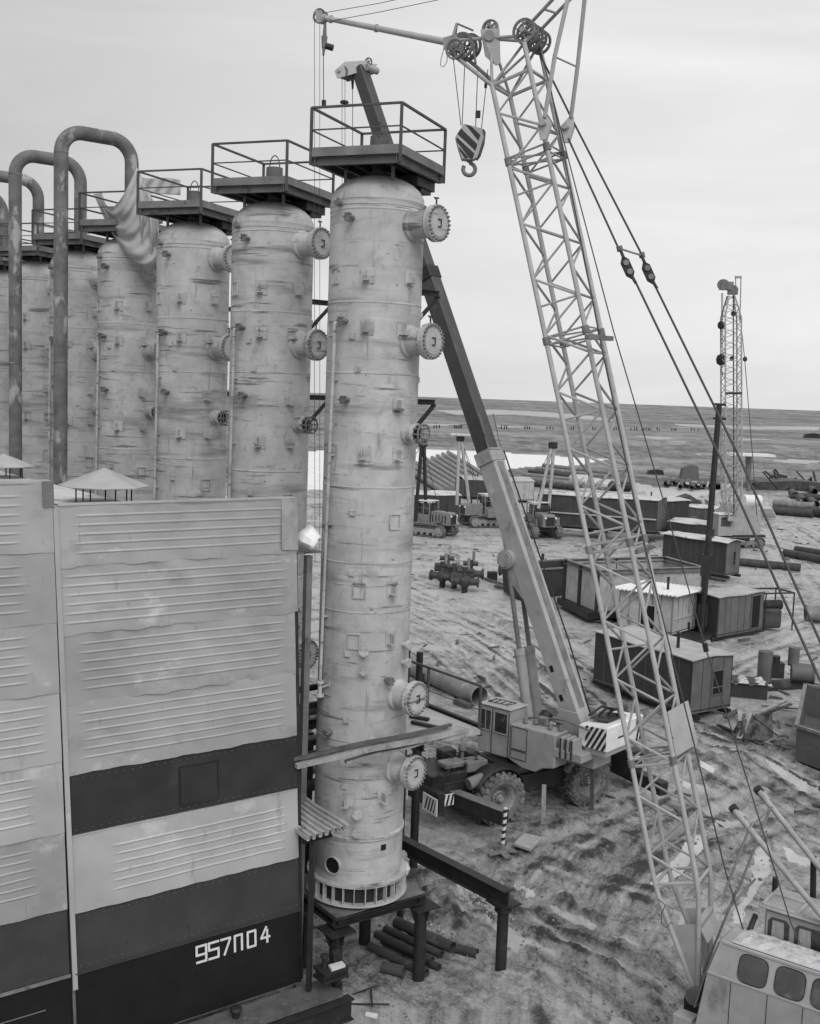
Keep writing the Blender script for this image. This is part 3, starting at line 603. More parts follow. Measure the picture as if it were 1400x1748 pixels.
# sampling line down the shell with its valve
d1 = sd_(577, 556); d2 = sd_(556, 1150); pth = [AX + sd_(588, 548) * (R + .1) + Zv * zc(549), AX + sd_(579, 552) * (R + .12) + Zv * zc(552), AX + d1 * (R + .1) + Zv * zc(565), AX + d2 * (R + .09) + Zv * zc(1170)]
pth = [AX + d1 * (R + .02) + Zv * (zc(549)), AX + d1 * (R + .1) + Zv * zc(553), AX + d1 * (R + .1) + Zv * zc(600)] + [AX + d1.lerp(d2, k / 8).normalized() * (R + .1) + Zv * (zc(600) + (zc(1172) - zc(600)) * k / 8) for k in range(1, 9)]
b = B(); b.tube(pth, .035, 8); ln = b.build('sampling_pipe', col_m, c1)
q = pth[-1]; b = B(); b.cyl(q - Zv * .0, q - Zv * .05, .09, n=14); b.cyl(q - Zv * .05, q - Zv * .3, .045, n=12); b.cyl(q - Zv * .28, q - Zv * .33, .09, n=14); b.cyl(q - Zv * .15, q - Zv * .11 + V((.2, -.08, .05)), .025, n=8); b.lathe([(.05, 0), (.06, .01), (.05, .02)], q - Zv * .11 + V((.2, -.08, .05)), V((1, -.3, .2)), 12); b.build('valve', col_m, ln)
for y in (650, 780, 900, 1060):
    k = (zc(y) - zc(600)) / (zc(1172) - zc(600)); d = d1.lerp(d2, max(0, k)).normalized(); t_ = V((-d.y, d.x, 0)); b = B(); b.box(AX + d * (R + .05) + Zv * zc(y), (.1, .1, .02), (d, t_, Zv)); b.build('pipe_clamp', col_m, ln, smooth=0)
# brackets on the far right side
for z in (zc(495, 23.7), zc(683, 23.7)):
    b = B(); o = AX + e * (R - .05) + Zv * z; tip = AX + e * 1.72 + Zv * z; b.ibeam(o + u * .1, tip + u * .1, .12, .12, .014); b.beam(tip + u * .1 - Zv * .05, AX + e * (R - .02) + u * .1 + Zv * (z - .85), .07, .07); b.build('side_bracket', stl_m, c1, smooth=0)
for d, z in ((V((.9, -.43, 0)), 16.25), (V((-.7, -.7, 0)), 16.3)):
    b = B(); o = AX + d.normalized() * R + Zv * z; b.tube([o, o + d * .1, o + d * .12 + Zv * .1], .03, 6); b.cyl(o + d * .05, o + d * .16, .06, n=10); b.build('lifting_trunnion', stg_m, c1)
# top platform
e1 = V((-.941, .338, 0)) * 1.86; e2 = V((.398, .917, 0)) * 2.2; n1 = e1.normalized(); n2 = e2.normalized()
pc = V((-.86, 22.93, 0)); near = pc - e1 / 2 - e2 / 2; cor = [near, near + e1, near + e1 + e2, near + e2]; zd = 17.2
pl = B().prism([c + Zv * (zd - .05) for c in cor], Zv * .05).build('platform', deck_m, c1, smooth=0)
for k in range(4):
    p, q = cor[k], cor[(k + 1) % 4]; dd = (q - p).normalized(); oo = V((dd.y, -dd.x, 0))
    if oo.dot(p - pc) < 0: oo = -oo
    B().beam(p + oo * .01 + Zv * (zd + .04), q + oo * .01 + Zv * (zd + .04), .012, .17).build('toe_board', stg_m, pl, smooth=0)
    B().ibeam(p - oo * .08 + Zv * (zd - .13), q - oo * .08 + Zv * (zd - .13), .09, .15, .012)  .build('edge_channel', deck_m, pl, smooth=0)
    B().beam(p - oo * .0 + Zv * (zd - .2), p + Zv * (zd + .88), .05, .05, up=dd).build('railing_post', rail_m, pl, smooth=0)
    B().beam(p + Zv * (zd + .88), q + Zv * (zd + .88), .05, .04).build('handrail', rail_m, pl, smooth=0)
    B().beam(p + Zv * (zd + .46), q + Zv * (zd + .46), .025, .025).build('mid_rail', rail_m, pl, smooth=0)
b = B()
for k in (.2, .4, .6, .8): b.beam(cor[0] + e1 * k + n2 * .1 + Zv * (zd - .11), cor[3] + e1 * k - n2 * .1 + Zv * (zd - .11), .05, .1)
b.build('deck_joists', stl_m, pl, smooth=0)
b = B(); q = cor[3] * .55 + pc * .45; b.box(q + Zv * (zd - .3), (.5, .9, .18), (n1, n2, Zv)); b.box(q + Zv * (zd - .42) + n2 * .1, (.42, .5, .1), (n1, n2, Zv)); b.build('hatch_box', stl_m, pl, smooth=0)
for k, (a_, b__) in enumerate(((.55, -.35), (-.5, -.45), (.5, .5), (-.5, .5))):
    o = pc + n1 * a_ + n2 * b__; B().beam(o + Zv * (zd - .1), o + Zv * (16.42 + .56 * math.sqrt(max(0, 1 - (a_ * a_ + b__ * b__) / .9)) - .04), .06, .05).build('platform_leg', stg_m, pl, smooth=0)
# vent stub on the platform with its bail
vs_ = B(); vs_.cyl(AX + Zv * 16.9, AX + Zv * (zd + .12), .16, n=20); vs_.cyl(AX + Zv * (zd + .1), AX + Zv * (zd + .16), .25, n=24); vs_.cyl(AX + Zv * (zd + .16), AX + Zv * (zd + .55), .205, .19, n=24); vs_ = vs_.build('vent_stub', deck_m, c1)
b = B(); b.tube([AX + n1 * .13 * math.cos(a) + Zv * (zd + .55 + .28 * math.sin(a)) for a in [math.pi * k / 12 for k in range(13)]], .014, 6); b.build('bail', rail_m, vs_)
STEP = V((-2.555, 3.52, 0))
names = ['second steel column from the front, its platform just left of the nearest one', 'third steel column from the front, with the bare platform beside the draped canvas', 'fourth steel column, hung with the canvas and served by the tallest looking bent pipe',
         'fifth steel column, seen between the two big bent pipes', 'sixth steel column, seen between the far bent pipe and the nearer one', 'seventh steel column, cut by the left edge of the picture']
cols = [c1]
for k in range(1, 7):
    cols.append(copy_tree(c1, V((CX, CY, ZB)) + STEP * k, names[k - 1] , skip=('vent_stub', 'bail') if k >= 3 else ()))

# ------------------------------------------------------------------ bent overhead pipes
def goose(k, label):
    top = AX + STEP * k; lo = top - e * 2.1 ; zt_ = 19.72; r = .2; rb = .62
    t = thing('bent_overhead_pipe', label, 'pipe', V((lo.x, lo.y, 0)), group='bent overhead pipes')
    dd = (top - lo); L = dd.length; dd.normalize(); pts = [V((lo.x, lo.y, -.1)), V((lo.x, lo.y, 6)), V((lo.x, lo.y, 12)), V((lo.x, lo.y, zt_ - rb))]
    for a in range(1, 10): f = math.pi / 2 * a / 9; pts.append(lo + dd * (rb - rb * math.cos(f)) + Zv * (zt_ - rb + rb * math.sin(f)))
    for a in range(0, 10): f = math.pi / 2 * a / 9; pts.append(lo + dd * (L - rb + rb * math.sin(f)) + Zv * (zt_ - rb + rb * math.cos(f)))
    pts.append(top + Zv * 16.85); b = B(); b.tube(pts, r, 24); b.build('pipe_run', pip_m, t)
    b = B()
    for z in (zt_ - rb - .02, 13.2, 8.8): b.lathe([(r, -.015), (r + .01, 0), (r, .015)], V((lo.x, lo.y, z)), n=24)
    b.build('weld_bead', pip_m, t); b = B(); b.lathe([(r, 0), (r + .12, 0), (r + .12, .07), (r, .07)], top + Zv * (zd + .02), n=24, closed=True); b.build('flange', pip_m, t)
goose(3, 'nearest tall bent pipe looping over to the fourth column, canvas tied to it')
goose(4, 'second bent pipe from the front, looping over behind the nearest one')
goose(5, 'third bent pipe, its left leg outside the picture')
goose(6, 'fourth bent pipe, only its right leg in the picture at the left edge')
# canvas draped from the pipe over the fourth column
def tarp():
    b = B(); rows = []
    nu, nv = 40, 26
    for i in range(nu + 1):
        k = i / nu; row = []
        A0 = V((160 + 14 * (1 - k), 331 - 2 * (1 - k))); B0 = V((233 + 36 * k ** .8, 286 + 152 * k ** 1.3)); sag = V((192 + 30 * k, 372 + 92 * k))
        for j in range(nv + 1):
            t = j / nv; p = A0 * (1 - t) ** 2 + (sag * 1.0 + (sag - (A0 + B0) / 2) * .35) * 2 * t * (1 - t) + B0 * t ** 2
            fold = .11 * math.sin(k * 19 + 1.3 * math.sin(t * 3)) * math.sin(math.pi * min(1, t * 1.15 + .05)) + .03 * math.sin(k * 41 + t * 9)
            Yd = 34.6 * (1 - t) + 32.0 * t; Yd = Yd - 1.9 * math.sin(math.pi * t) * .6 + fold
            row.append(P(p.x, p.y, Yd))
        rows.append(row)
    b.grid(rows)
    rows = []
    for i in range(25):
        k = i / 24; row = []
        for j in range(21):
            t = j / 20; x = 232 + 36 * t + 6 * k; y = 292 + 60 * t * (1 - k) + 146 * k - 10 * math.sin(math.pi * k) * (1 - t)
            row.append(P(x, y, 32.1 - .25 * math.sin(k * 3) + .1 * math.sin(t * 13 + k * 4) + .05 * math.sin(t * 29)))
        rows.append(row)
    b.grid(rows)
    o = solo(b, 'canvas_tarp', cloth_m, 'grey canvas sheet hanging in folds from the bent pipe over the fourth column', 'tarpaulin', smooth=80, solid=.012)
    b = B(); rows = []
    for i in range(21):
        k = i / 20; row = []
        for j in range(15):
            t = j / 14; row.append(P(240 + 68 * k, 302 + 4 * k + 27 * t + (1.5 * math.sin(k * 7) * (1 - t)), 32.6 + .9 * k + .05 * math.sin(k * 21 + t * 5)))
        rows.append(row)
    b.grid(rows); solo(b, 'canvas_screen', cloth_m, 'smaller canvas sheet stretched along the railing behind the hanging canvas', 'tarpaulin', smooth=80, solid=.01)
    b = B(); rows = []
    for i in range(13):
        k = i / 12; row = []
        for j in range(10):
            t = j / 9; row.append(P(232 + 46 * k, 366 + 4 * math.sin(k * 5) + t * (26 - 3 * k) - 4 * k, 32.2 - .15 * math.sin(t * 3) + .1 * k))
        rows.append(row)
    b.grid(rows); solo(b, 'canvas_flap', wcl_m if False else cloth_m, 'pale folded end of the canvas lying against the head of the fourth column', 'tarpaulin', smooth=80, solid=.02)
tarp()

# ------------------------------------------------------------------ steel table and stub columns under the nearest column
tb = thing('support_table', 'dark steel table of beams on four pipe legs carrying the nearest column', 'support frame', (CX, CY, 0))
A_ = V((-1.2, 21.72, 0)); C_ = V((.46, 22.9, 0)); eu = (C_ - A_).normalized(); uu = V((-eu.y, eu.x, 0)); B_ = C_ + uu * 2.0; D_ = A_ + uu * 2.0
z0 = 1.98
for p, q in ((A_, C_), (D_, B_), (A_, D_), (C_, B_)):
    dd = (q - p).normalized(); B().ibeam(p - dd * .1 + Zv * (z0 - .1) , q + dd * (.2 if p == A_ and q == C_ else .1) + Zv * (z0 - .1 - (.004 if (q - p).dot(uu) > 1 else 0)), .2, .18, .02).build('table_beam', stl_m, tb, smooth=0)
cc = (A_ + B_) / 2
B().prism([A_ - eu * .05 - uu * .05 + Zv * z0, C_ + eu * .15 - uu * .05 + Zv * z0, B_ + eu * .15 + uu * .05 + Zv * z0, D_ - eu * .05 + uu * .05 + Zv * z0], Zv * .03).build('top_plate', deck_m, tb, smooth=0)
for q in (A_, C_ + eu * .1, B_, D_):
    B().cyl(q + V((0, 0, -.3)), q + Zv * 1.45, .135, n=20).build('pipe_leg', stl_m, tb)
    b = B(); b.prism([q + Zv * 1.7 + (eu * i + uu * j) * .3 for i, j in ((-1, -1), (1, -1), (1, 1), (-1, 1))], Zv * .03)
    for dv in (eu, uu, -eu, -uu): b.prism([q + dv * .1 + Zv * 1.42, q + dv * .2 + Zv * 1.45, q + dv * .29 + Zv * 1.7, q + dv * .1 + Zv * 1.7], (Zv.cross(dv)) * .02)
    b.cyl(q + Zv * 1.4, q + Zv * 1.7, .17, n=16); b.build('leg_cap', stl_m, tb, smooth=0)
fb = thing('foundation_beam', 'dark steel beam running out over the mud to a capped stub post', 'beam', (2.4, 23.0, 0))
pE = G(868, 1535, 1.95); pS = G(672, 1434, 1.95); B().ibeam(pE + (pE - pS).normalized() * .0, pS, .24, .36, .025).build('beam', stl_m, fb, smooth=0)
q = G(855, 1648); q = V((q.x, q.y, 0)); q = V(((q.x + pE.x) / 2 - .05, (q.y + pE.y) / 2, 0)); B().cyl(q - Zv * .3, q + Zv * 1.5, .125, n=20).build('pipe_leg', stl_m, fb)
b = B(); b.prism([q + Zv * 1.66 + (eu * i + uu * j) * .28 for i, j in ((-1, -1), (1, -1), (1, 1), (-1, 1))], Zv * .03); b.cyl(q + Zv * 1.5, q + Zv * 1.66, .2, .16, n=16)
for dv in (eu, uu, -eu, -uu): b.prism([q + dv * .1 + Zv * 1.45, q + dv * .26 + Zv * 1.66, q + dv * .1 + Zv * 1.66], (Zv.cross(dv)) * .02)
b.build('leg_cap', stl_m, fb, smooth=0)
pr_ = V((-1.22, 21.0, 0)); B_q = P(578, 1600, 20.9)
rp = thing('stub_post', 'short pipe post with a broken bracket in front of the column table', 'post', (B_q.x, B_q.y, 0))
B().cyl(V((B_q.x, B_q.y, -.2)), V((B_q.x, B_q.y, 1.0)), .11, n=16).build('pipe_leg', stl_m, rp)
b = B(); qq = V((B_q.x, B_q.y, 0)); b.prism([qq + Zv * 1.2 + eu * -.3, qq + Zv * 1.05 + eu * .28, qq + Zv * 1.3 + eu * .22, qq + Zv * 1.45 + eu * .0, qq + Zv * 1.5 - eu * .26], uu * .03); b.cyl(qq + Zv * .95, qq + Zv * 1.7, .07, n=8); b.build('bracket_plate', stl_m, rp, smooth=0)
# posts and beams of the pipe rack in the gap
rk = thing('pipe_rack', 'dark steel rack of posts and beams in the gap between module and column', 'rack', (-2.0, 23.3, 0))
for x, y, Y, yt in ((511, 1540, 22.0, 948), (524, 1450, 24.2, 1250), (521, 1600, 23.3, 1560)):
    p = P(x, y, Y); q = P(x + 4, yt, Y); B().beam(V((p.x, p.y, 0)), V((p.x, p.y, q.z)), .13, .13, up=e).build('rack_post', stg_m if yt == 948 else stl_m, rk, smooth=0)
for y, Y in ((1173, 23.0), (1204, 22.6), (1232, 23.4), (1268, 22.8), (1300, 23.6)):
    p = P(500, y + 6, Y); B().beam(p, p + e * .95 + Zv * .02, .1, .12).build('rack_beam', stl_m, rk, smooth=0)
for k in range(6):
    p = P(505 + rnd.uniform(0, 12), 1215 + k * 26, 23.2 + rnd.uniform(0, 1.2)); B().cyl(p - e * .3, p + e * .5, .09 + .05 * rnd.random(), n=14).build('rack_pipe', pil_m if k % 2 else stg_m, rk)
p = P(508, 944, 22.0); B().prism([p - e * .1 + nb * .15, p + e * .5 + nb * .15, p + e * .5 + u * .4, p - e * .1 + u * .4], Zv * .03).build('rack_deck', stg_m, rk, smooth=0)
b = B(); pts = [[P(505, 938, 22.0), P(506, 915, 22.05), P(512, 908, 22.1), P(520, 902, 22.2), P(529, 894, 22.3)], [P(515, 940, 21.9), P(516, 925, 21.8), P(521, 914, 21.85), P(530, 906, 22.0), P(536, 901, 22.1)],
      [P(525, 940, 21.8), P(528, 930, 21.7), P(530, 921, 21.75), P(538, 914, 21.9), P(543, 910, 22.0)], [P(533, 940, 21.7), P(536, 934, 21.7), P(540, 928, 21.7), P(543, 921, 21.8), P(549, 916, 21.95)]]
b.grid(pts); solo(b, 'white_sheet', wcl_m, 'crumpled bright white sheet lying on the rack beside the module corner', 'sheet', smooth=20, solid=.01)
# corrugated canopy
K = G(597, 1412, 4.2); kx = e * .98; ku = u * 1.7; b = B(); rows = []
for i in range(61):
    t = i / 60; hh = .045 * (1 if (t * 7) % 1 < .5 else -1); row = []
    for j in range(8): row.append(K - kx * t + ku * (j / 7) + Zv * (hh + .05 * (j / 7) - .02 * t + .01 * math.sin(j + t * 5)))
    rows.append(row)
b.grid(rows); can = solo(b, 'corrugated_canopy', cor_m, 'small canopy of weathered corrugated sheet between the module and the nearest column', 'canopy', smooth=0, solid=.006)
cf = B(); cf.ibeam(K - kx * 1.0 - Zv * .13 + ku * .1, K - kx * .3 - Zv * .13 + ku * .1, .08, .1, .01); cf.beam(K - kx * .75 - Zv * .15 + ku * .1, K - kx * .75 - Zv * 3.9 + ku * .1, .09, .09)
solo(cf, 'canopy_support', stl_m, 'dark steel post and bar holding up the corrugated canopy', 'support frame', smooth=0)
# scaffold planks and walkway
p0 = G(505, 1304, 5.42); p1 = G(800, 1243, 5.55)
def G2(x, y, z):
    k = (x - 500) / 300.; return P(x, y, 20.75 + 1.75 * k)
def plank(a, b_, wd, th, mat, label): 
    bb = B(); n = 14; a = V(a); b_ = V(b_); d = (b_ - a).normalized(); s = V((-d.y, d.x, 0)).normalized(); vs = []
    for i in range(n + 1):
        t = i / n; c = a + (b_ - a) * t + Zv * (.015 * math.sin(t * 9 + a.x) ); wv = wd * (1 + .06 * math.sin(t * 23 + a.y))
        vs += [c - s * wv / 2, c + s * wv / 2, c + s * wv / 2 + Zv * th, c - s * wv / 2 + Zv * th]
    fs = [(4 * i + k, 4 * i + (k + 1) % 4, 4 * i + 4 + (k + 1) % 4, 4 * i + 4 + k) for i in range(n) for k in range(4)] + [(0, 1, 2, 3)[::-1], (4 * n, 4 * n + 1, 4 * n + 2, 4 * n + 3)]
    bb.add(vs, fs); return solo(bb, 'plank', mat, label, 'plank', 'planks laid across in front of the nearest column', smooth=0)
ey = (p1 - p0).normalized()
plank(G2(503, 1308, 5.3), G2(795, 1247, 5.45), .27, .08, wood_m, 'long pale weathered plank, lowest and nearest of those crossing the column')
plank(G2(500, 1297, 5.36), G2(770, 1240, 5.46), .1, .05, wdd_m, 'thin dark plank, uppermost of those crossing the column')
plank(G2(590, 1302, 5.2), G2(738, 1266, 5.26), .12, .05, wood_m, 'short grey plank under the long one')
plank(G2(722, 1268, 5.33), G2(816, 1252, 5.4), .2, .1, wood_m, 'thick pale squared timber at the right end of the planks')
wk = thing('walkway', 'steel walkway with a handrail running away behind the nearest column', 'walkway', G(820, 1252, 5.3))
q = G(818, 1246, 5.25); qa = q + u * 3.4; 
B().prism([q - e * 0 , q - e * 1.6, q - e * 1.6 + u * 3.4, q + u * 3.4], Zv * .03).build('deck_sheet', roof_m, wk, smooth=0)
B().ibeam(q - Zv * .02 + e * .06, qa - Zv * .02 + e * .06, .1, .26, .02).build('edge_beam', stl_m, wk, smooth=0)
B().ibeam(q - e * 1.55 - Zv * .14, qa - e * 1.55 - Zv * .14, .1, .2, .02).build('edge_beam', stl_m, wk, smooth=0)
for t in (0., 1.9, 3.4): B().beam(q + u * t + Zv * -.1, q + u * t + Zv * 1.0, .05, .05, up=e).build('railing_post', rail_m, wk, smooth=0)
B().beam(q + Zv * 1.0, qa + Zv * 1.0, .04, .05).build('handrail', rail_m, wk, smooth=0)
B().cyl(q + Zv * .45, qa + Zv * .45, .012, n=6).build('mid_rail', rail_m, wk)
for x0_, y0_, x1_, y1_ in ((703, 1232, 765, 1246), (700, 1222, 732, 1228)):
    a = G(x0_, y0_, 5.33); c = G(x1_, y1_, 5.33); B().beam(a, c, .1, .06).build('loose_bar', stl_m, wk, smooth=0)
for x, yt, yb, Y in ((693, 1098, 1178, 27.5), (717, 1113, 1185, 28.2), (723, 1150, 1185, 28.3)):
    a = P(x, yt, Y); c = P(x - 2, yb, Y); rad = .13 if x == 693 else .09
    solo(B().cyl(V((c.x, c.y, 0)), a, rad if x != 723 else .04, n=12), 'steel_pile', stl_m, {693: 'thick dark steel pile just right of the nearest column behind the handrail', 717: 'dark steel pile behind the handrail, second to the right of the column', 723: 'thin dark rod beside the second pile behind the handrail'}[x], 'pile', 'dark piles behind the walkway')
# big pipe on the ground beyond the handrail
a = G(818, 1206); c = G(712, 1156); d = (c - a).normalized(); solo(B().pipe(a + Zv * .42, c + Zv * .42 + d * 2, .42, .03, 24), 'large_pipe', pll_m, 'large pale pipe lying on the mud behind the walkway handrail', 'pipe')
solo(B().box(G(790, 1206) + Zv * .1, (.9, .3, .25), (nb, e, Zv)), 'sleeper_block', wdd_m, 'dark timber block under the large pale pipe', 'block')
# stacked short pipes under the table
def shortpipe(x, y, dx, dy, z, r, label):
    a = G(x, y, z); d = V((dx, dy, 0)).normalized(); solo(B().pipe(a, a + d * 1.7, r, .012, 20), 'short_pipe', pil_m, label, 'pipe', 'short dark pipes stacked beside the column table')
ud = V((-.75, .66, 0))
shortpipe(773, 1618, ud.x, ud.y, .46, .13, 'thickest dark pipe on top of the small stack by the column table')
shortpipe(754, 1630, ud.x, ud.y, .34, .09, 'thin dark pipe lying second from the top of the small stack')
shortpipe(738, 1640, ud.x, ud.y, .26, .09, 'dark pipe in the middle of the small stack, left of the thickest')
shortpipe(728, 1662, ud.x, ud.y, .12, .1, 'lowest dark pipe at the near foot of the small stack')
shortpipe(750, 1652, ud.x, ud.y, .11, .08, 'lower dark pipe between the lowest and the middle ones of the small stack')
shortpipe(815, 1628, -.9, .4, .16, .11, 'single dark pipe lying apart to the right of the small stack')
a = G(690, 1660, .13); solo(B().pipe(a, a + V((-.8, .35, 0)) * .6, .13, .02, 18), 'short_pipe', pil_m, 'short dark pipe stub left of the thick table leg', 'pipe', 'short dark pipes stacked beside the column table')
# cloth wrapped stub beside the base ring
c = P(686, 1478, 25.2); t = thing('wrapped_stub', 'small standing stub wrapped in pale rag right of the column base ring', 'stub', V((c.x, c.y, 0)))
b = B(); b.lathe([(.05, 0), (.09, .3), (.07, .6), (.05, c.z + .12)], V((c.x, c.y, 0)), n=12); b.build('stub_post', stl_m, t)
b = B(); b.lathe([(.16, -.18), (.2, -.05), (.12, .1), (.06, .14)], V((c.x, c.y, c.z)), n=14); b.build('rag', wcl_m, t)
b = B(); b.lathe([(.07, .14), (.13, .2), (.12, .3), (.07, .36), (.001, .38)], V((c.x, c.y, c.z)), n=10); b.build('knot', cloth_m, t, smooth=20)
# ------------------------------------------------------------------ lattice boom crawler crane
def onplane(x, y, O, nrm):
    d = ray(x, y); o = V((0, 0, H)); t = (V(O) - o).dot(nrm) / d.dot(nrm); return o + d * t
hs = V((.8, -.6, 0)); fs_ = V((.6, .8, 0)); W0 = V((5.52, 19.0, 0))
def hp(s, f, z): return W0 + hs * s + fs_ * f + Zv * z
lc = thing('lattice_boom_crane', 'big crawler crane with pale lattice boom rising from the bottom right corner', 'crane', hp(1.5, 1.4, 0))
Fn = P(1190, 1695, 20.0); Tn = P(872, 132, 22.8); bd = (Tn - Fn).normalized(); BL = (Tn - Fn).length
fl = V((.5, .866, 0)); fr_ = (V((-.866, .5, 0)) - bd * V((-.866, .5, 0)).dot(bd)).normalized(); hw = .85
def ch(t, which):
    """chord point: A front near, C rear near, B front far, D rear far"""
    hd = .42 * min(1, .06 + t / .115) if t < .11 else .42
    p = Fn + bd * (BL * t); p = p + fr_ * (hd if which in 'AB' else -hd)
    if which in 'BD': p = p + fl * hw
    sag = .10 * math.sin(math.pi * t); return p + V((.6, -.3, 0)) * sag
boom = B(); boom.cyl(ch(0, 'A') - fl * .1, ch(0, 'B') + fl * .1, .07, n=12); boom = boom.build('boom', stg_m, lc)
TT = [0, .11] + [.11 + .89 * k / 24 for k in range(1, 25)]
for wch in 'ACBD':
    tt = [x / 40 for x in range(41)] + ([1.03] if wch in 'CD' else []); b = B(); b.tube([ch(t, wch) for t in tt], .05, 10); b.build('chord', crn_m, boom)
nb_ = 14; tl = [.115 + (1 - .115) * k / nb_ for k in range(nb_ + 1)]
def brace(p, q, r=.024, m=None):
    B().cyl(p, q, r, n=6, cap=False).build('lacing', m or crn_m, boom)
for k in range(nb_):
    a, c = tl[k], tl[k + 1]; m_ = (a + c) / 2
    for (x, y, fm) in (('A', 'C', crn_m), ('C', 'D', crt_m), ('B', 'D', crt_m), ('A', 'B', crt_m)):
        brace(ch(m_, x), ch(a, y), .026, fm); brace(ch(m_, x), ch(c, y), .022, fm)
    brace(ch(a, 'A'), ch(a, 'C'), .022, crn_m) if k % 2 == 0 else None
    brace(ch(a, 'C'), ch(a, 'D'), .02, crt_m) if k % 2 else None
for t in (.115, 1.0):
    for x, y in (('A', 'C'), ('C', 'D'), ('B', 'D'), ('A', 'B')): brace(ch(t, x), ch(t, y), .035, crn_m)
for py in (288, 606, 968, 1332):
    t = (1695 - py) / (1695 - 132.) ; t = t + .012
    for dt in (-.004, .004):
        for x, y in (('A', 'C'), ('C', 'D'), ('B', 'D'), ('A', 'B'), ('A', 'D')): brace(ch(t + dt, x), ch(t + dt, y), .02, crt_m)
    for x in 'ABCD': B().cyl(ch(t - .004, x), ch(t + .004, x), .075, n=10).build('chord_joint', stg_m, boom)
for x0, y0, x1, y1 in ((1002, 575, 1044, 578), (1085, 942, 1112, 933), (1178, 1312, 1216, 1285)):
    a = P(x0, y0, 21.2); c = P(x1, y1, 21.8); B().beam(a, c, .1, .09).build('cross_bar', stg_m, boom, smooth=0)
for x0, y0, x1, y1 in ((1150, 1328, 1176, 1342), (1196, 1303, 1217, 1315)):
    B().beam(P(x0, y0, 20.6), P(x1, y1, 20.7), .08, .1).build('white_clevis', whi_m, boom, smooth=0)
b = B(); b.prism([P(1138, 1216, 20.75), P(1173, 1196, 21.3), P(1189, 1268, 21.2), P(1152, 1291, 20.65)], V((.02, -.03, 0))); b.build('board', roof_m, boom, smooth=0)
# foot plates
for sfx in (0, 1):
    o = fl * (hw * sfx)
    b = B(); b.prism([ch(.0, 'A') + o, ch(.0, 'C') + o, ch(.115 * .62, 'C') + o, ch(.115 * .62, 'A') + o], fl * .02); b.build('foot_plate', crm_m if sfx == 0 else crn_m, boom, smooth=0)
b = B(); b.beam(ch(.07, 'C'), ch(.07, 'D'), .12, .12); b.prism([ch(.07, 'C'), ch(.07, 'D'), ch(.07, 'D') + hs * .1 - Zv * .0 + bd * -.28, ch(.07, 'C') + hs * .1 + bd * -.28], hs * .03); b.build('foot_cross_member', crn_m, boom, smooth=0)
b = B(); b.cyl(Fn - fl * .16 , Fn + fl * (hw + .16), .11, n=16); b.cyl(Fn - fl * .2, Fn - fl * .1, .17, n=16); b.build('foot_pin', stg_m, lc)
b = B(); q = P(1130, 1560, 20.0); b.tube([ch(.1, 'A') + V((-.02, -.05, 0)), P(1136, 1545, 20.0), P(1129, 1562, 20.0), P(1130, 1578, 20.0), P(1138, 1584, 20.0), P(1146, 1574, 20.0)], .008, 6); b.build('rope_loop', ropm, lc)
# boom head: axle, sheaves, front hammerhead
HA = P(905, 60, 23.0); HB = HA + fl * (hw * .55)
hd_ = B(); hd_.cyl(HA - fl * .4, HB + fl * .2, .05, n=12); hd_ = hd_.build('boom_head', crt_m, lc)
def sheave(c, ax, r, parent, wd=.05, mat=None):
    b = B(); b.lathe([(r * .8, -wd * .3), (r, -wd * .5), (r, -wd * .3), (r * .92, 0), (r, wd * .3), (r, wd * .5), (r * .8, wd * .3)], c, ax, 24, closed=True)
    b.lathe([(.03, -wd * .6), (r * .22, -wd * .6), (r * .22, wd * .6), (.03, wd * .6)], c, ax, 12, closed=True); a1 = V(ax).orthogonal().normalized(); a2 = V(ax).cross(a1)
    for k in range(6):
        t = math.tau * k / 6; o = a1 * math.cos(t) + a2 * math.sin(t); b.beam(c + o * r * .2, c + o * r * .84, wd * .4, r * .16, up=V(ax))
    return b.build('sheave', mat or stg_m, parent)
for k in (-.3, -.12, .12, .3, .5): sheave(HA + fl * k, fl, .24, hd_)
for x in 'CD':
    b = B(); b.tube([ch(1.03, x), HA if x == 'C' else HB], .05, 8); b.build('head_strut', crn_m, hd_)
for x, tgt in (('A', HA), ('B', HB), ('A', HB)): b = B(); b.cyl(ch(1, x), tgt, .028, n=8); b.build('head_strut', crt_m, hd_)
tip = [P(768, 80, 23.7), P(775, 72, 24.1)]
for o_, src in ((0, HA), (1, HB)):
    b = B(); b.cyl(src, tip[o_] + Zv * .12, .035, n=8); b.cyl(ch(1, 'AB'[o_]), tip[o_] - Zv * .1, .04, n=8); b.cyl(ch(1, 'AB'[o_]) , P(838, 62, 23.4), .03, n=8); b.cyl(P(806, 62, 23.6), P(812, 108, 23.4), .025, n=8); b.cyl(P(780, 40, 23.7), P(808, 52, 23.6), .02, n=8); b.cyl(P(780, 40, 23.7), tip[o_], .03, n=8)
    b.build('hammerhead_frame', crt_m, hd_)
for k, (x, y) in enumerate(((788, 78), (795, 82), (802, 80))): sheave(P(x, y, 23.6 + .12 * k), fl, .27, hd_)
sheave(P(776, 84, 23.5), fl, .2, hd_); sheave(P(836, 48, 23.5), fl, .17, hd_); sheave(P(838, 48, 23.7), fl, .17, hd_)
b = B(); b.prism([P(820, 50, 23.3), P(852, 48, 23.3), P(854, 108, 23.2), P(846, 112, 23.2), P(828, 96, 23.3)], fl * .02); b.prism([P(832, 38, 23.6), P(850, 44, 23.6), P(849, 70, 23.5), P(828, 78, 23.5)], fl * .02); b.cyl(P(835, 60, 23.2), P(837, 60, 23.9), .1, n=12); b.build('head_plate', crt_m, hd_, smooth=0)
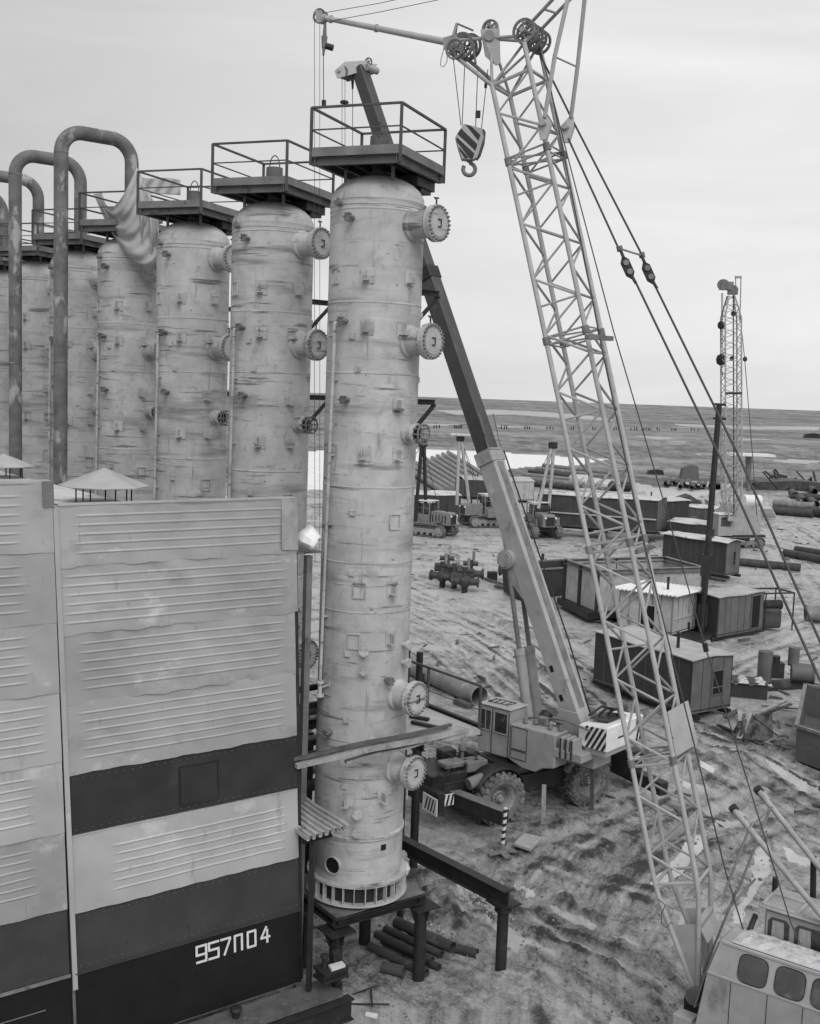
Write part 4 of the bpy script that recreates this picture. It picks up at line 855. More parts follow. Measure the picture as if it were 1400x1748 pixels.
b = B(); b.prism([P(756, 64, 23.7), P(778, 58, 23.6), P(790, 88, 23.5), P(757, 84, 23.7)], fl * .05); b.prism([P(756, 64, 24.1), P(778, 58, 24.0), P(790, 88, 23.9), P(757, 84, 24.1)], fl * .05); b.build('jib_root', crt_m, hd_, smooth=0)
b = B(); b.tube([P(758, 82, 23.6), P(753, 100, 23.6), P(752, 112, 23.6), P(757, 114, 23.6), P(763, 106, 23.6), P(764, 86, 23.6)], .008, 5); b.build('rope_loop', ropm, hd_)
# tubular jib
J0 = P(764, 72, 23.9); J1 = P(552, 30, 25.6); jb = B(); jb.cyl(J0, J1, .075, .055, n=14)
for t in (.93, .98, .55): q = J0.lerp(J1, t); jb.cyl(q, q + (J1 - J0) * .012, .085, n=12)
jb = jb.build('jib', crn_m, lc)
sheave(P(545, 27, 25.7), fl, .16, jb); sheave(P(551, 30, 25.9), fl, .14, jb); b = B(); b.prism([P(538, 16, 25.65), P(552, 18, 25.65), P(556, 38, 25.6), P(540, 38, 25.65)], fl * .02); b.build('jib_tip_plate', crt_m, jb, smooth=0)
ah = thing('auxiliary_hook', 'small auxiliary hook hanging from the tip of the thin jib', 'hook', P(554, 95, 25.6))
b = B(); b.cyl(P(555, 38, 25.6), P(554, 66, 25.6), .03, .05, n=8); b.cyl(P(554, 62, 25.6), P(553, 82, 25.6), .07, .05, n=10); b.cyl(P(553, 82, 25.6), P(552, 95, 25.6), .04, .02, n=8); b.build('hook_shank', stg_m, ah)
b = B(); b.cyl(P(556, 78, 25.6), P(569, 82, 25.6), .07, n=10); b.build('counterweight_ball', stl_m, ah)
b = B(); b.cyl(P(552, 92, 25.6), P(552.5, 172, 25.6), .01, n=5); b.build('rope', ropm, ah); b = B(); b.cyl(P(553, 171, 25.6), P(553, 181, 25.6), .05, n=8); b.build('limit_weight', stl_m, ah)
# strut above the head and pendants
ST = P(1012, -75, 21.6); ST2 = ST + fl * .5; st = B(); a0 = P(898, 48, 23.0); a1_ = P(922, 52, 23.3)
st.cyl(a0, ST, .035, n=8); st.cyl(a1_, ST2, .035, n=8); st = st.build('mast_strut', crt_m, lc)
for t in (.28, .62): B().cyl(a0.lerp(ST, t), a1_.lerp(ST2, t), .025, n=8).build('strut_rung', crt_m, st)
pn = B(); Pn = P(927, 238, 22.0); Pf = P(966, 243, 22.7)
pn.tube([P(930, 200, 22.0), P(947, 97, 21.8), P(969, 0, 21.6), ST], .042, 8); pn.build('pendant', crn_m, lc)
pn = B(); pn.tube([P(975, 200, 22.7), P(986, 115, 22.4), P(998, 0, 22.1), ST2], .042, 8); pn.build('pendant', crn_m, lc)
B().cyl(P(950, 98, 21.8), P(985, 114, 22.4), .02, n=6).build('pendant_spreader', crt_m, lc)
for c, x, y, Y in ((Pn, 930, 198, 22.0), (Pf, 975, 198, 22.7)):
    q = P(x, y, Y); b = B(); sdv = RR * .1; b.prism([q + RR * .03, q - RR * .03, c - RR * .13 + Zv * .3, c - RR * .06, c + RR * .06, c + RR * .14 + Zv * .3], fl * .07); b.cyl(c + Zv * .3 - fl * .1, c + Zv * .3 + fl * .14, .06, n=10); b.build('clevis', crn_m, lc, smooth=0)
# luffing ropes with the connecting sheave links
def rope(pts, r=.014, name='rope', par=None, m=None, n=6):
    b = B(); b.tube(pts, r, n, cap=False); return b.build(name, m or ropm, par or lc)
E1 = P(1400, 1161, 16.0); E2 = P(1400, 1095, 17.0); x1 = P(1500, 1377, 15.2); x2 = P(1500, 1300, 16.2)
rope([P(970, 236, 22.6), P(1057, 426, 21.5)], .02); rope([P(918, 85, 23.2), P(975, 200, 22.8), P(1096, 435, 21.9)], .02)
rope([P(1086, 483, 21.1), P(1229, 780, 18.6), E1, x1], .021); rope([P(1121, 493, 21.6), P(1262, 780, 19.1), E2, x2], .021)
B().cyl(P(1057, 424, 21.5), P(1096, 436, 21.9), .02, n=6).build('spreader_link', crt_m, lc)
for x, y, Y in ((1057, 424, 21.5), (1095, 435, 21.9)): B().cyl(P(x, y - 4, Y), P(x + 2, y + 5, Y), .06, n=10).build('rope_socket', stg_m, lc)
for x, y, Y in ((1072, 456, 21.3), (1108, 465, 21.7)):
    c = P(x, y, Y); dv = (P(x + 9, y + 20, Y) - P(x - 9, y - 20, Y)).normalized(); lk = B(); lat = dv.cross(FW).normalized()
    lk.prism([c - dv * .24, c - dv * .13 + lat * .08, c + dv * .13 + lat * .08, c + dv * .24, c + dv * .13 - lat * .08, c - dv * .13 - lat * .08], FW * .08); lk = lk.build('sheave_link', stl_m, lc, smooth=0)
    for k in (-.09, .09): B().cyl(c + dv * k - FW * .03, c + dv * k + FW * .1, .055, n=12).build('link_sheave', stg_m, lk)
    rope([P(x - 13, y - 30, Y), c - dv * .2], .03); rope([c + dv * .2, P(x + 14, y + 28, Y)], .03)
rope([P(940, 150, 22.6), P(978, 340, 22.0), P(1026, 587, 21.4), P(1088, 880, 20.9), P(1142, 1098, 20.6), P(1178, 1242, 20.3), P(1238, 1485, 19.8), P(1272, 1597, 19.4)], .014)
rope([P(920, 75, 23.2), P(981, 313, 22.3), P(1047, 563, 21.6), P(1132, 852, 20.9), P(1202, 1098, 20.2), P(1244, 1230, 19.8), P(1298, 1404, 19.2), P(1350, 1575, 18.6), P(1366, 1612, 18.4)], .012)
B().cyl(P(1203, 1098, 20.15), P(1206, 1112, 20.15), .05, n=8).build('rope_marker', stl_m, lc)
rope([J1 + Zv * .1, P(650, 5, 24.5), ST], .007, m=ropm); rope([J1 - Zv * .1, P(650, 20, 24.5), ST2], .007)
rope([P(537, 30, 25.7), P(537, 300, 25.7), P(537, 700, 25.7), P(538, 960, 25.7)], .006)
rope([P(546, 30, 25.9), P(546, 300, 26.0), P(546, 940, 26.0)], .006)
# striped hook block
hb = thing('hook_block', 'striped hook block with a big open hook hanging from the boom head', 'hook block', P(800, 260, 23.6))
bw_ = [(778, 232), (792, 211), (823, 219), (826, 234), (815, 268), (806, 272), (789, 270), (783, 252)]
b = B(); b.prism([P(x, y, 23.45) for x, y in bw_], V((.0, .28, 0))); b.build('cheek_body', crn_m, hb, smooth=0)
def clip_stripe(y0, y1):
    return [(779, y0), (812, y0 + 32), (811, y1 + 32), (781, y1)]
for pts in ([(781, 228), (787, 219), (815, 246), (812, 257)], [(779, 240), (780, 234), (810, 262), (807, 271), (803, 271)], [(785, 256), (783, 250), (800, 269), (794, 270)], [(795, 212), (804, 215), (820, 230), (817, 240)]):
    b = B(); b.prism([P(x, y, 23.44) for x, y in pts], V((0, .004, 0))); b.build('stripe', stl_m, hb, smooth=0)
b = B(); b.prism([P(x, y, 23.46) for x, y in ((816, 222), (826, 220), (824, 240), (817, 262), (811, 270))], V((0, .28, 0)) + RR * .06); b.build('side_plate', stl_m, hb, smooth=0)
b = B(); c = P(801, 289, 23.6); pts = [P(802, 268, 23.6), P(803, 274, 23.6)] + [c + RR * (.125 * math.cos(a)) + UU * (.125 * math.sin(a)) for a in [math.radians(75 - 18 * k) for k in range(0, 17)]]
b.tube(pts, .042, 8); b.cyl(P(802, 266, 23.6), P(802, 277, 23.6), .06, n=10); b.build('hook', stg_m, hb)
for x0, y0, x1, y1 in ((773, 92, 787, 214), (794, 96, 789, 214), (816, 112, 812, 218), (833, 118, 822, 219)):
    rope([P(x0, y0, 23.6), P(x1, y1, 23.55)], .009, par=hb)
B().box(P(816, 195, 23.5), (.1, .1, .13)).build('limit_weight', stl_m, hb); B().cyl(P(830, 138, 23.6), P(829, 150, 23.6), .03, n=8).build('rope_socket', stl_m, hb)
# machinery house
prof = [(0, 1.15), (0, 2.55), (.2, 3.12), (.92, 3.14), (.92, 2.2), (2.8, 2.2), (2.8, 1.15)]
def sfront(z): return -.12 + max(0, z - 1.7) * .24
b = B(); v0 = [hp(sfront(z), f, z) for f, z in prof]; v1 = [hp(5.2, f, z) for f, z in prof]; b.add(v0 + v1, [tuple(range(7)), tuple(range(7, 14))[::-1]] + [(i, (i + 1) % 7, (i + 1) % 7 + 7, i + 7) for i in range(7)])
house = b.build('machinery_house', crm_m, lc, smooth=0, bevel=.015)
b = B(); rows = []
for i in range(70):
    row = []
    for j in range(14):
        s = .42 + 4.7 * i / 69; f = .23 + .68 * j / 13; ed = min(1, min(i, 69 - i) / 3, min(j, 13 - j) / 2)
        row.append(hp(s, f, 3.14 + ed * (.03 + .025 * math.sin(i * 1.3 + j * .9) * math.sin(j * 1.7) + .035 * rnd.random())))
    rows.append(row)
b.grid(rows); b.build('roof_snow', snow_m, house, smooth=0)
nwall = (fs_ * -.94 + Zv * .33).normalized()
def band(s, v): return hp(s, .2 * v, 2.55 + .57 * v) + nwall * .008
B().beam(band(.1, 0.02), band(5.1, 0.02), .025, .03).build('drip_rail', crn_m, house); B().beam(band(.3, .98), band(5.1, .98), .04, .04).build('roof_edge', crn_m, house)
def sband(x, y):
    q = onplane(x, y, band(0, .5), nwall) - W0; return q.dot(hs)
for k, (x, y) in enumerate(((1287, 1650), (1350, 1673), (1413, 1697), (1476, 1722))):
    s0 = sband(x, y); a_w, h_ = .255, .40; po = []
    for q in range(28):
        t = math.tau * q / 28; po.append(band(s0 + a_w * math.copysign(abs(math.cos(t)) ** .5, math.cos(t)), .47 + h_ * math.copysign(abs(math.sin(t)) ** .5, math.sin(t))) + nwall * .004)
    g = B(); g.prism(po, nwall * .004); g = g.build('window', gla_m, house, smooth=0)
    fr = B(); fr.tube(po + po[:1], .01, 6, cap=False); fr.build('window_seal', stl_m, g)
for x, y in ((1247, 1690), (1310, 1700), (1371, 1722), (1432, 1745)):
    q = onplane(x, y, hp(0, 0, 2), -fs_) - W0; s = q.dot(hs); B().beam(hp(s, -.004, 1.2), hp(s, -.004, 2.52), .010, .008, up=fs_).build('door_seam', stl_m, house, smooth=0)
b = B(); b.prism([hp(sfront(2.5) - .004, .02, 2.5), hp(sfront(3.08) - .004, .2, 3.08), hp(sfront(3.08) - .004, .88, 3.08), hp(sfront(1.8) - .004, .85, 1.8), hp(sfront(1.8) - .004, .02, 1.8)], hs * -.02); b.build('front_panel', cab_g, house, smooth=0)
b = B(); b.box(hp(-.3, .25, 1.35), (.4, .4, .2), (hs, fs_, Zv)); b.box(hp(-.33, .2, 1.48), (.36, .3, .05), (hs, fs_, Zv)); b.build('front_step', crm_m, house, smooth=0)
b = B(); b.box(hp(-.3, 1.5, 1.3), (.7, 1.2, .3), (hs, fs_, Zv)); b.box(hp(-.05, 1.5, 2.0), (.3, .9, .5), (hs, fs_, Zv)); b.build('front_frame', stl_m, house, smooth=0)
b = B(); b.cyl(hp(1.8, 1.45, .85), hp(1.8, 1.45, 1.15), .8, n=28); b.box(hp(1.6, 1.45, .65), (1.8, 2.2, .35), (hs, fs_, Zv)); b.build('undercarriage', stl_m, lc)
# operator cab
cb = B(); cq = [hp(.72, 1.0, 2.21), hp(3.4, 1.0, 2.21), hp(3.4, 1.85, 2.21), hp(.72, 1.85, 2.21)]; cb.prism(cq, Zv * 1.38); cab = cb.build('operator_cab', crm_m, lc, smooth=0, bevel=.04)
b = B(); b.prism([hp(.62, .93, 3.595), hp(3.5, .93, 3.595), hp(3.5, 1.92, 3.595), hp(.62, 1.92, 3.595)], Zv * .05); b.build('cab_roof', crm_m, cab, smooth=0, bevel=.02)
for s0, s1 in ((.68, 1.3), (1.42, 2.3)):
    b = B(); c4 = [hp(s0, 1.0, 3.66), hp(s1, 1.0, 3.66), hp(s1, 1.55, 3.66), hp(s0, 1.55, 3.66)]
    for p, q in zip(c4, c4[1:] + c4[:1]): b.beam(p, q, .045, .04)
    b.build('roof_frame', crn_m, cab, smooth=0)
for s0, s1 in ((.8, 1.18), (1.28, 1.8), (1.92, 2.5)):
    g = B(); g.prism([hp(s0, .985, 2.9), hp(s1, .985, 2.9), hp(s1, .985, 3.4), hp(s1 - .06, .985, 3.47), hp(s0 + .06, .985, 3.47), hp(s0, .985, 3.4)], fs_ * .008); g = g.build('cab_window', gla_m, cab, smooth=0)
    B().prism([hp(s0 + .06, .98, 2.92), hp(s0 + .3, .98, 2.92), hp(s0 + .28, .98, 3.42), hp(s0 + .08, .98, 3.42)], fs_ * .003).build('curtain', curt_m, g, smooth=0)
g = B(); g.prism([hp(.705, 1.1, 2.8), hp(.705, 1.75, 2.8), hp(.705, 1.75, 3.46), hp(.705, 1.1, 3.46)], hs * .008); g.build('cab_window', gla_m, cab, smooth=0)
for x, yt, yb, Y in ((1322, 1498, 1548, 20.2), (1387, 1462, 1600, 19.9)):
    B().cyl(P(x, yb, Y), P(x + 2, yt, Y), .055, n=10).build('exhaust_pipe', stl_m, lc)
b = B(); b.cyl(P(1275, 1600, 19.3), P(1290, 1562, 19.6), .05, n=8); b.cyl(P(1262, 1612, 19.2), P(1276, 1596, 19.3), .06, n=8); b.build('fairlead', stl_m, lc)
# backstops
bs = B()
for p, q in ((P(1254, 1384, 20.2), P(1430, 1596, 18.4)), (P(1297, 1352, 20.9), P(1430, 1520, 19.3))): bs.cyl(p, q, .055, n=10)
bs = bs.build('boom_backstop', crt_m, lc)
for x, y, Y, x2_, y2 in ((1250, 1377, 20.25, 1268, 1398), (1292, 1345, 20.95, 1310, 1368)):
    B().cyl(P(x, y, Y), P(x + 6, y + 8, Y), .085, n=10).build('rubber_buffer', stl_m, bs); B().cyl(P(x + 6, y + 8, Y), P(x2_, y2, Y - .15), .075, n=10).build('buffer_sleeve', crn_m, bs)
for x0, y0, Y0, x1, y1, Y1 in ((1280, 1412, 19.9, 1235, 1530, 19.6), (1315, 1380, 20.5, 1260, 1520, 19.9), (1280, 1412, 19.9, 1318, 1378, 20.5), (1258, 1520, 19.7, 1200, 1660, 19.8), (1290, 1500, 19.9, 1235, 1560, 19.6)):
    B().cyl(P(x0, y0, Y0), P(x1, y1, Y1), .022, n=6).build('backstop_brace', stg_m, bs)
# crawlers
def crawler(parent, o, d, lat, L, r, wd, shoe, mat, mat2, wheels=5):
    """a looped track: o = centre of the front wheel"""
    b = B(); n = 0; per = 2 * L + math.tau * r; ns = int(per / shoe)
    for k in range(ns):
        s = per * k / ns
        if s < L: p = o + d * s + Zv * r; t = d; nn = Zv
        elif s < L + math.pi * r: a = (s - L) / r; p = o + d * (L + math.sin(a) * r) + Zv * (math.cos(a) * r); t = d * math.cos(a) - Zv * math.sin(a); nn = d * math.sin(a) + Zv * math.cos(a)
        elif s < 2 * L + math.pi * r: p = o + d * (2 * L + math.pi * r - s) - Zv * r; t = -d; nn = -Zv
        else: a = (s - 2 * L - math.pi * r) / r; p = o - d * math.sin(a) * r - Zv * math.cos(a) * r; t = -d * math.cos(a) + Zv * math.sin(a); nn = -d * math.sin(a) - Zv * math.cos(a)
        b.box(p, (shoe * .9, wd, r * .1), (t, lat, nn)); b.box(p + nn * r * .09, (shoe * .18, wd, r * .1), (t, lat, nn))
    tr = b.build('track', mat, parent, smooth=0)
    b = B(); b.box(o + d * L / 2, (L, wd * .5, r * .7), (d, lat, Zv)); b.build('track_frame', mat2, tr, smooth=0)
    for q in (o, o + d * L):
        w_ = B(); w_.lathe([(.001, -wd * .42), (r * .35, -wd * .45), (r * .5, -wd * .3), (r * .86, -wd * .3), (r * .88, wd * .3), (r * .5, wd * .3), (.001, wd * .42)], q, lat, 20); w_.build('track_wheel', mat2, tr)
    w_ = B()
    for k in range(wheels): q = o + d * (L * (k + .8) / (wheels + .6)) - Zv * r * .55; w_.cyl(q - lat * wd * .3, q + lat * wd * .3, r * .3, n=14)
    w_.build('road_wheels', mat2, tr); return tr
for f in (.15, 2.75): crawler(lc, hp(-.55, f, .47), hs, fs_, 4.2, .42, .55, .2, rub_m, stg_m)

# ------------------------------------------------------------------ telescopic rough terrain crane
a_ = V((.845, .535, 0)).normalized(); n_ = V((a_.y, -a_.x, 0)); Wf = V((3.09, 32.04, 0))
def cp(s, k, z): return Wf + a_ * s + n_ * k + Zv * z
sf = V((.76, -.65, 0)).normalized(); sw = V((-sf.y, sf.x, 0)); S0 = V((3.31, 33.2, 0))
def sp(s, k, z): return S0 + sf * s + sw * k + Zv * z
tk = thing('telescopic_crane', 'four wheeled telescopic crane with striped counterweight and its boom raised behind the column', 'crane', cp(1.7, -1.2, 0))
cax = (a_, n_, Zv)
b = B(); b.box(cp(1.6, -1.15, 1.05), (6.6, .95, .5), cax); b.box(cp(1.7, -1.2, 1.42), (2.4, 1.9, .14), cax); b.box(cp(1.7, -.75, .95), (1.9, .7, .6), cax); b.build('chassis', stl_m, tk, smooth=0, bevel=.02)
b = B(); b.cyl(cp(1.9, -1.2, 1.45), cp(1.9, -1.2, 1.72), .75, n=28); b.build('slewing_ring', stl_m, tk)
def wheel(c):
    r = .78; wd = .58; prof = [(.42, -.2), (.5, -.27), (.66, -.29), (.75, -.24), (r - .02, -.15), (r - .01, 0), (r - .02, .15), (.75, .24), (.66, .29), (.5, .27), (.42, .2)]
    hub = B(); hub.lathe([(.001, .2), (.09, .2), (.12, .1), (.2, .06), (.26, -.1), (.33, -.06), (.37, .16), (.46, .24), (.45, -.2), (.3, -.15), (.001, -.12)], c, n_, 28)
    hub = hub.build('wheel', rim_m, tk); t = B(); t.lathe(prof, c, n_, 40, closed=True)
    for k in range(22):
        for sg in (-1, 1):
            a = math.tau * (k + .25 * sg) / 22; o = a_ * math.cos(a) + Zv * math.sin(a); tg = a_ * -math.sin(a) + Zv * math.cos(a)
            axd = (n_ * .9 * sg + tg * .5).normalized(); t.box(c + o * (r + .0) + n_ * (sg * .13), (.3, .085, .10), (axd, axd.cross(o), o)); t.box(c + o * (r - .08) + n_ * (sg * .285), (.05, .08, .16), (n_, tg, o))
    t.build('tyre', rub_m, hub, smooth=30); bb = B()
    for k in range(12): a = math.tau * k / 12; o = c + (a_ * math.cos(a) + Zv * math.sin(a)) * .16; bb.cyl(o - n_ * .1, o + n_ * .12, .02, n=6)
    bb.build('wheel_nuts', stl_m, hub, kind='stuff')
for s in (0, 3.45):
    for k in (-.3, -2.15): wheel(cp(s, k, .74))
    b = B(); b.cyl(cp(s, -.4, .74), cp(s, -2.0, .74), .12, n=12); b.lathe([(.001, -.25), (.2, -.2), (.28, 0), (.2, .2), (.001, .25)], cp(s, -1.2, .74), n_, 16); b.build('axle', stl_m, tk)
for s in (0, 3.45):      # mudguards
    b = B(); rows = []
    for i in range(15):
        a = math.radians(25 + 130 * i / 14); rows.append([cp(s, k, .74) + (a_ * math.cos(a) + Zv * math.sin(a) * .95) * .95 for k in (-.12, -.4, -.75)])
    b.grid(rows); b.build('mudguard', stl_m if s == 0 else crt_m, tk, smooth=60, solid=.02)
# front end of the carrier: engine, tank, boxes
b = B(); b.box(cp(-1.5, -1.45, 1.2), (1.3, 1.5, .75), cax); b.box(cp(-2.1, -1.3, .95), (.25, 2.2, .6), cax); b.build('front_body', stl_m, tk, smooth=0, bevel=.03)
for s, k, z, sx_, sy_, sz_ in ((-1.2, -1.1, 1.72, .7, .5, .16), (-.9, -1.8, 1.78, .5, .4, .3), (-.45, -1.0, 1.62, .75, .5, .32), (-1.85, -2.0, 1.68, .4, .5, .2), (-.1, -1.7, 1.66, .4, .6, .3)):
    B().box(cp(s, k, z), (sx_, sy_, sz_), cax).build('engine_box', stg_m if s in (-1.2, -.45) else stl_m, tk, smooth=0, bevel=.03)
b = B(); b.cyl(cp(-1.0, -.45, 1.25), cp(-.5, -.45, 1.35), .18, n=18); b.build('air_tank', stg_m, tk); b = B(); b.lathe([(.001, .2), (.1, .18), (.13, .1), (.13, 0), (.06, -.05), (.06, -.25)], cp(-.55, -1.45, 1.95), n=16); b.build('air_filter', stg_m, tk)
b = B()
for k in range(16):
    q = cp(-1.9 + rnd.random() * 1.8, -.5 - rnd.random() * 1.8, 1.5 + rnd.random() * .2); r_ = V((rnd.uniform(-1, 1), rnd.uniform(-1, 1), rnd.uniform(-.1, .5))) * .35; b.tube([q, q + r_ * .5 + Zv * .1, q + r_], .018 + .02 * rnd.random(), 6)
b.build('hoses', stl_m, tk, kind='stuff')
for s, k in ((-2.3, -.5), (-2.3, -2.1)):
    bp = B().box(cp(s, k, .85), (.03, .74, .5), cax).build('bumper_plate', whi_m, tk, smooth=0)
    for j in range(4):
        o = -.27 + j * .15; bb = B(); bb.prism([cp(s - .018, k + o, .65), cp(s - .018, k + o + .07, .65), cp(s - .018, k + min(.31, o + .2), 1.05), cp(s - .018, k + min(.3, o + .13), 1.05)], a_ * -.003); bb.build('stripe', stl_m, bp, smooth=0)
B().box(cp(-1.9, -.33, .95), (.62, .03, .34), cax).build('bumper_plate', whi_m, tk, smooth=0)
for j in range(4): B().prism([cp(-2.18 + j * .15, -.312, .79), cp(-2.11 + j * .15, -.312, .79), cp(-2.03 + j * .15, -.312, 1.11), cp(-2.10 + j * .15, -.312, 1.11)], n_ * .003).build('stripe', stl_m, tk, smooth=0)
o1 = B().beam(V((1.55, 31.95, .82)), V((3.02, 30.62, .76)), .34, .42).build('outrigger_beam', stl_m, tk, smooth=0, bevel=.02)
B().beam(V((1.5, 32.0, 1.04)), V((3.0, 30.64, .98)), .36, .02).build('beam_top', stg_m, o1, smooth=0)
B().beam(cp(5.35, -1.3, .72), cp(5.35, 1.25, .62), .34, .42).build('outrigger_beam', stl_m, tk, smooth=0, bevel=.02)
B().box(cp(5.3, -1.1, 1.05), (.5, 2.3, .9), cax).build('rear_frame', stl_m, tk, smooth=0, bevel=.02)
B().box(cp(5.2, .02, 1.3), (.35, .3, .08), cax).build('tail_lamp', whi_m, tk, smooth=0)
# superstructure
sax = (sf, sw, Zv)
hd = B(); prof = [(-.02, 1.62), (-.02, 2.75), (1.62, 2.75), (1.62, 1.72), (1.2, 1.62), (.95, 1.45), (.5, 1.45)]
hd.prism([sp(s, 0, z) for s, z in prof], sw * .72); hood = hd.build('superstructure_hood', crm_m, tk, smooth=0, bevel=.03)
for s0, s1, z0, z1 in ((.05, .62, 2.0, 2.68), (.05, .62, 1.7, 1.96)):
    fr = B(); c4 = [sp(s0, -.008, z0), sp(s1, -.008, z0), sp(s1, -.008, z1), sp(s0, -.008, z1)]
    for p, q in zip(c4, c4[1:] + c4[:1]): fr.beam(p, q, .014, .014)
    fr.build('door_outline', stl_m, hood, smooth=0)
for k in range(3):
    b = B(); b.box(sp(1.82 + k * .19, .25, 2.42), (.13, .5, .62), sax); b.build('battery_box', crm_m, hood, smooth=0, bevel=.02); B().box(sp(1.82 + k * .19, -.01, 2.42), (.03, .03, .6), sax).build('strap', stl_m, hood, smooth=0)
b = B(); b.box(sp(2.05, .4, 2.22), (1.0, .8, .26), sax); b.box(sp(1.2, 1.3, 1.95), (2.6, 1.0, .45), sax); b.build('turntable_frame', crm_m, tk, smooth=0, bevel=.02)
for w_ in (.95, 1.95):
    b = B(); b.prism([sp(.9, w_, 2.1), sp(2.4, w_, 2.1), sp(1.75, w_, 3.25), sp(1.1, w_, 3.25)], sw * .08); b.build('boom_bracket', crm_m, tk, smooth=0)
b = B()
for k in range(5): q = sp(.3 + .3 * k, .35 + .12 * (k % 3), 2.8); b.lathe([(.001, .14), (.06, .13), (.07, .06), (.09, 0)], q, n=12)
b.tube([sp(.9, .8, 2.95), sp(1.6, .5, 3.1), sp(2.6, .3, 3.05)], .03, 6); b.tube([sp(-.1, .9, 2.7), sp(.5, .95, 2.9), sp(1.3, .9, 2.85)], .04, 6); b.box(sp(.75, .62, 2.86), (.3, .25, .25), sax); b.build('hydraulic_fittings', stg_m, tk, kind='stuff')
b = B(); b.cyl(sp(.55, .85, 2.7), sp(.55, 1.15, 2.95), .2, n=16); b.build('winch_drum', stl_m, tk)
# counterweight with stripes
cw = B(); cw.prism([sp(2.1, .48, 2.7), sp(2.3, .45, 2.45), sp(3.12, .45, 2.45), sp(3.12, .45, 3.22), sp(2.1, .48, 3.1)], sw * 2.1); cw = cw.build('counterweight', whi_m, tk, smooth=0, bevel=.04)
b = B(); b.prism([sp(2.2, .9, 3.2), sp(2.2, 2.0, 3.2), sp(2.85, 2.0, 3.24), sp(2.85, .9, 3.24)], Zv * .01); b.build('well_opening', stl_m, cw, smooth=0)
b = B()
for k in range(4): b.tube([sp(2.0 + .2 * k, 1.2 + .2 * k, 3.2), sp(2.2 + .2 * k, 1.6, 3.45), sp(2.4, 2.0 + .1 * k, 3.3)], .04, 6)
b.build('hoses', stl_m, cw, kind='stuff')
def stripes(face, u0, u1, v0, v1, nn, off, slope=1.0):
    """slanted bars on the rectangle u0..u1 x v0..v1, clipped to it"""
    stp = (u1 - u0) / nn; hh = (v1 - v0)
    for j in range(-int(hh * slope / stp) - 1, nn + 1):
        ua = u0 + j * stp; P4 = []
        poly = [(ua, v0), (ua + stp * .5, v0), (ua + stp * .5 + hh * slope, v1), (ua + hh * slope, v1)]
        for lim, sgn in ((u0, 1), (u1, -1)):
            newp = []
            for (x0, y0), (x1_, y1_) in zip(poly, poly[1:] + poly[:1]):
                i0 = (x0 - lim) * sgn >= 0; i1 = (x1_ - lim) * sgn >= 0
                if i0: newp.append((x0, y0))
                if i0 != i1: t = (lim - x0) / (x1_ - x0); newp.append((lim, y0 + (y1_ - y0) * t))
            poly = newp
            if len(poly) < 3: break
        if len(poly) >= 3:
            b = B(); b.prism([face(x, y) for x, y in poly], off); b.build('stripe', stl_m, cw, smooth=0)
stripes(lambda x, y: sp(x, .44, y), 2.38, 3.08, 2.48, 3.14, 4, sw * -.004, .55)
stripes(lambda x, y: sp(3.135, x, y), 2.1, 2.5, 2.48, 3.16, 2, sf * .004, .3)
B().box(sp(3.13, 1.3, 2.8), (.02, .5, .04), sax).build('slot', stl_m, cw, smooth=0); B().box(sp(2.7, 1.5, 2.4), (.7, 2.0, .2), sax).build('rear_skirt', crm_m, cw, smooth=0)
# cab
cbv = B(); cpf = [(-.05, 1.62), (-1.25, 1.62), (-1.3, 2.3), (-1.15, 3.12), (-.05, 3.12)]
cbv.prism([sp(s, .02, z) for s, z in cpf], sw * .86); cabt = cbv.build('cab', crm_m, tk, smooth=0, bevel=.03)
B().prism([sp(-1.22, -.03, 3.12), sp(.0, -.03, 3.12), sp(.0, .93, 3.12), sp(-1.22, .93, 3.12)], Zv * .05).build('cab_roof', crn_m, cabt, smooth=0, bevel=.02)
b = B()
for k in range(4): b.tube([sp(-1.0 + k * .2, .25, 3.2), sp(-1.0 + k * .2, .6, 3.22)], .012, 5)
b.tube([sp(-1.05, .22, 3.2), sp(-.3, .2, 3.22), sp(-.25, .62, 3.22), sp(-1.0, .64, 3.2), sp(-1.05, .22, 3.2)], .014, 5); b.build('roof_guard', stl_m, cabt)
for s0, s1 in ((-.62, -.12), (-1.18, -.74)):
    g = B(); g.prism([sp(s0, .012, 2.35), sp(s1, .012, 2.35), sp(s1, .012, 3.0), sp(s0, .012, 3.0)], sw * -.008); g = g.build('window', gla_m, cabt, smooth=0)
    fr = B(); c4 = [sp(s0, .0, 2.35), sp(s1, .0, 2.35), sp(s1, .0, 3.0), sp(s0, .0, 3.0)]
    for p, q in zip(c4, c4[1:] + c4[:1]): fr.beam(p, q, .03, .03)
    if s0 < -1: fr.beam(sp(-.96, 0, 2.35), sp(-.96, 0, 3.0), .02, .02, up=sf)
    fr.build('window_frame', crm_m, g, smooth=0)
g = B(); g.prism([sp(-1.3, .08, 2.35), sp(-1.3, .82, 2.35), sp(-1.18, .82, 3.02), sp(-1.18, .08, 3.02)], sf * -.01); g.build('windscreen', gla_m, cabt, smooth=0)
b = B(); b.beam(sp(-.7, -.01, 1.65), sp(-.7, -.01, 3.05), .02, .01, up=sw); b.beam(sp(-.06, -.01, 1.65), sp(-.06, -.01, 3.05), .02, .01, up=sw); b.build('door_seam', stl_m, cabt, smooth=0)
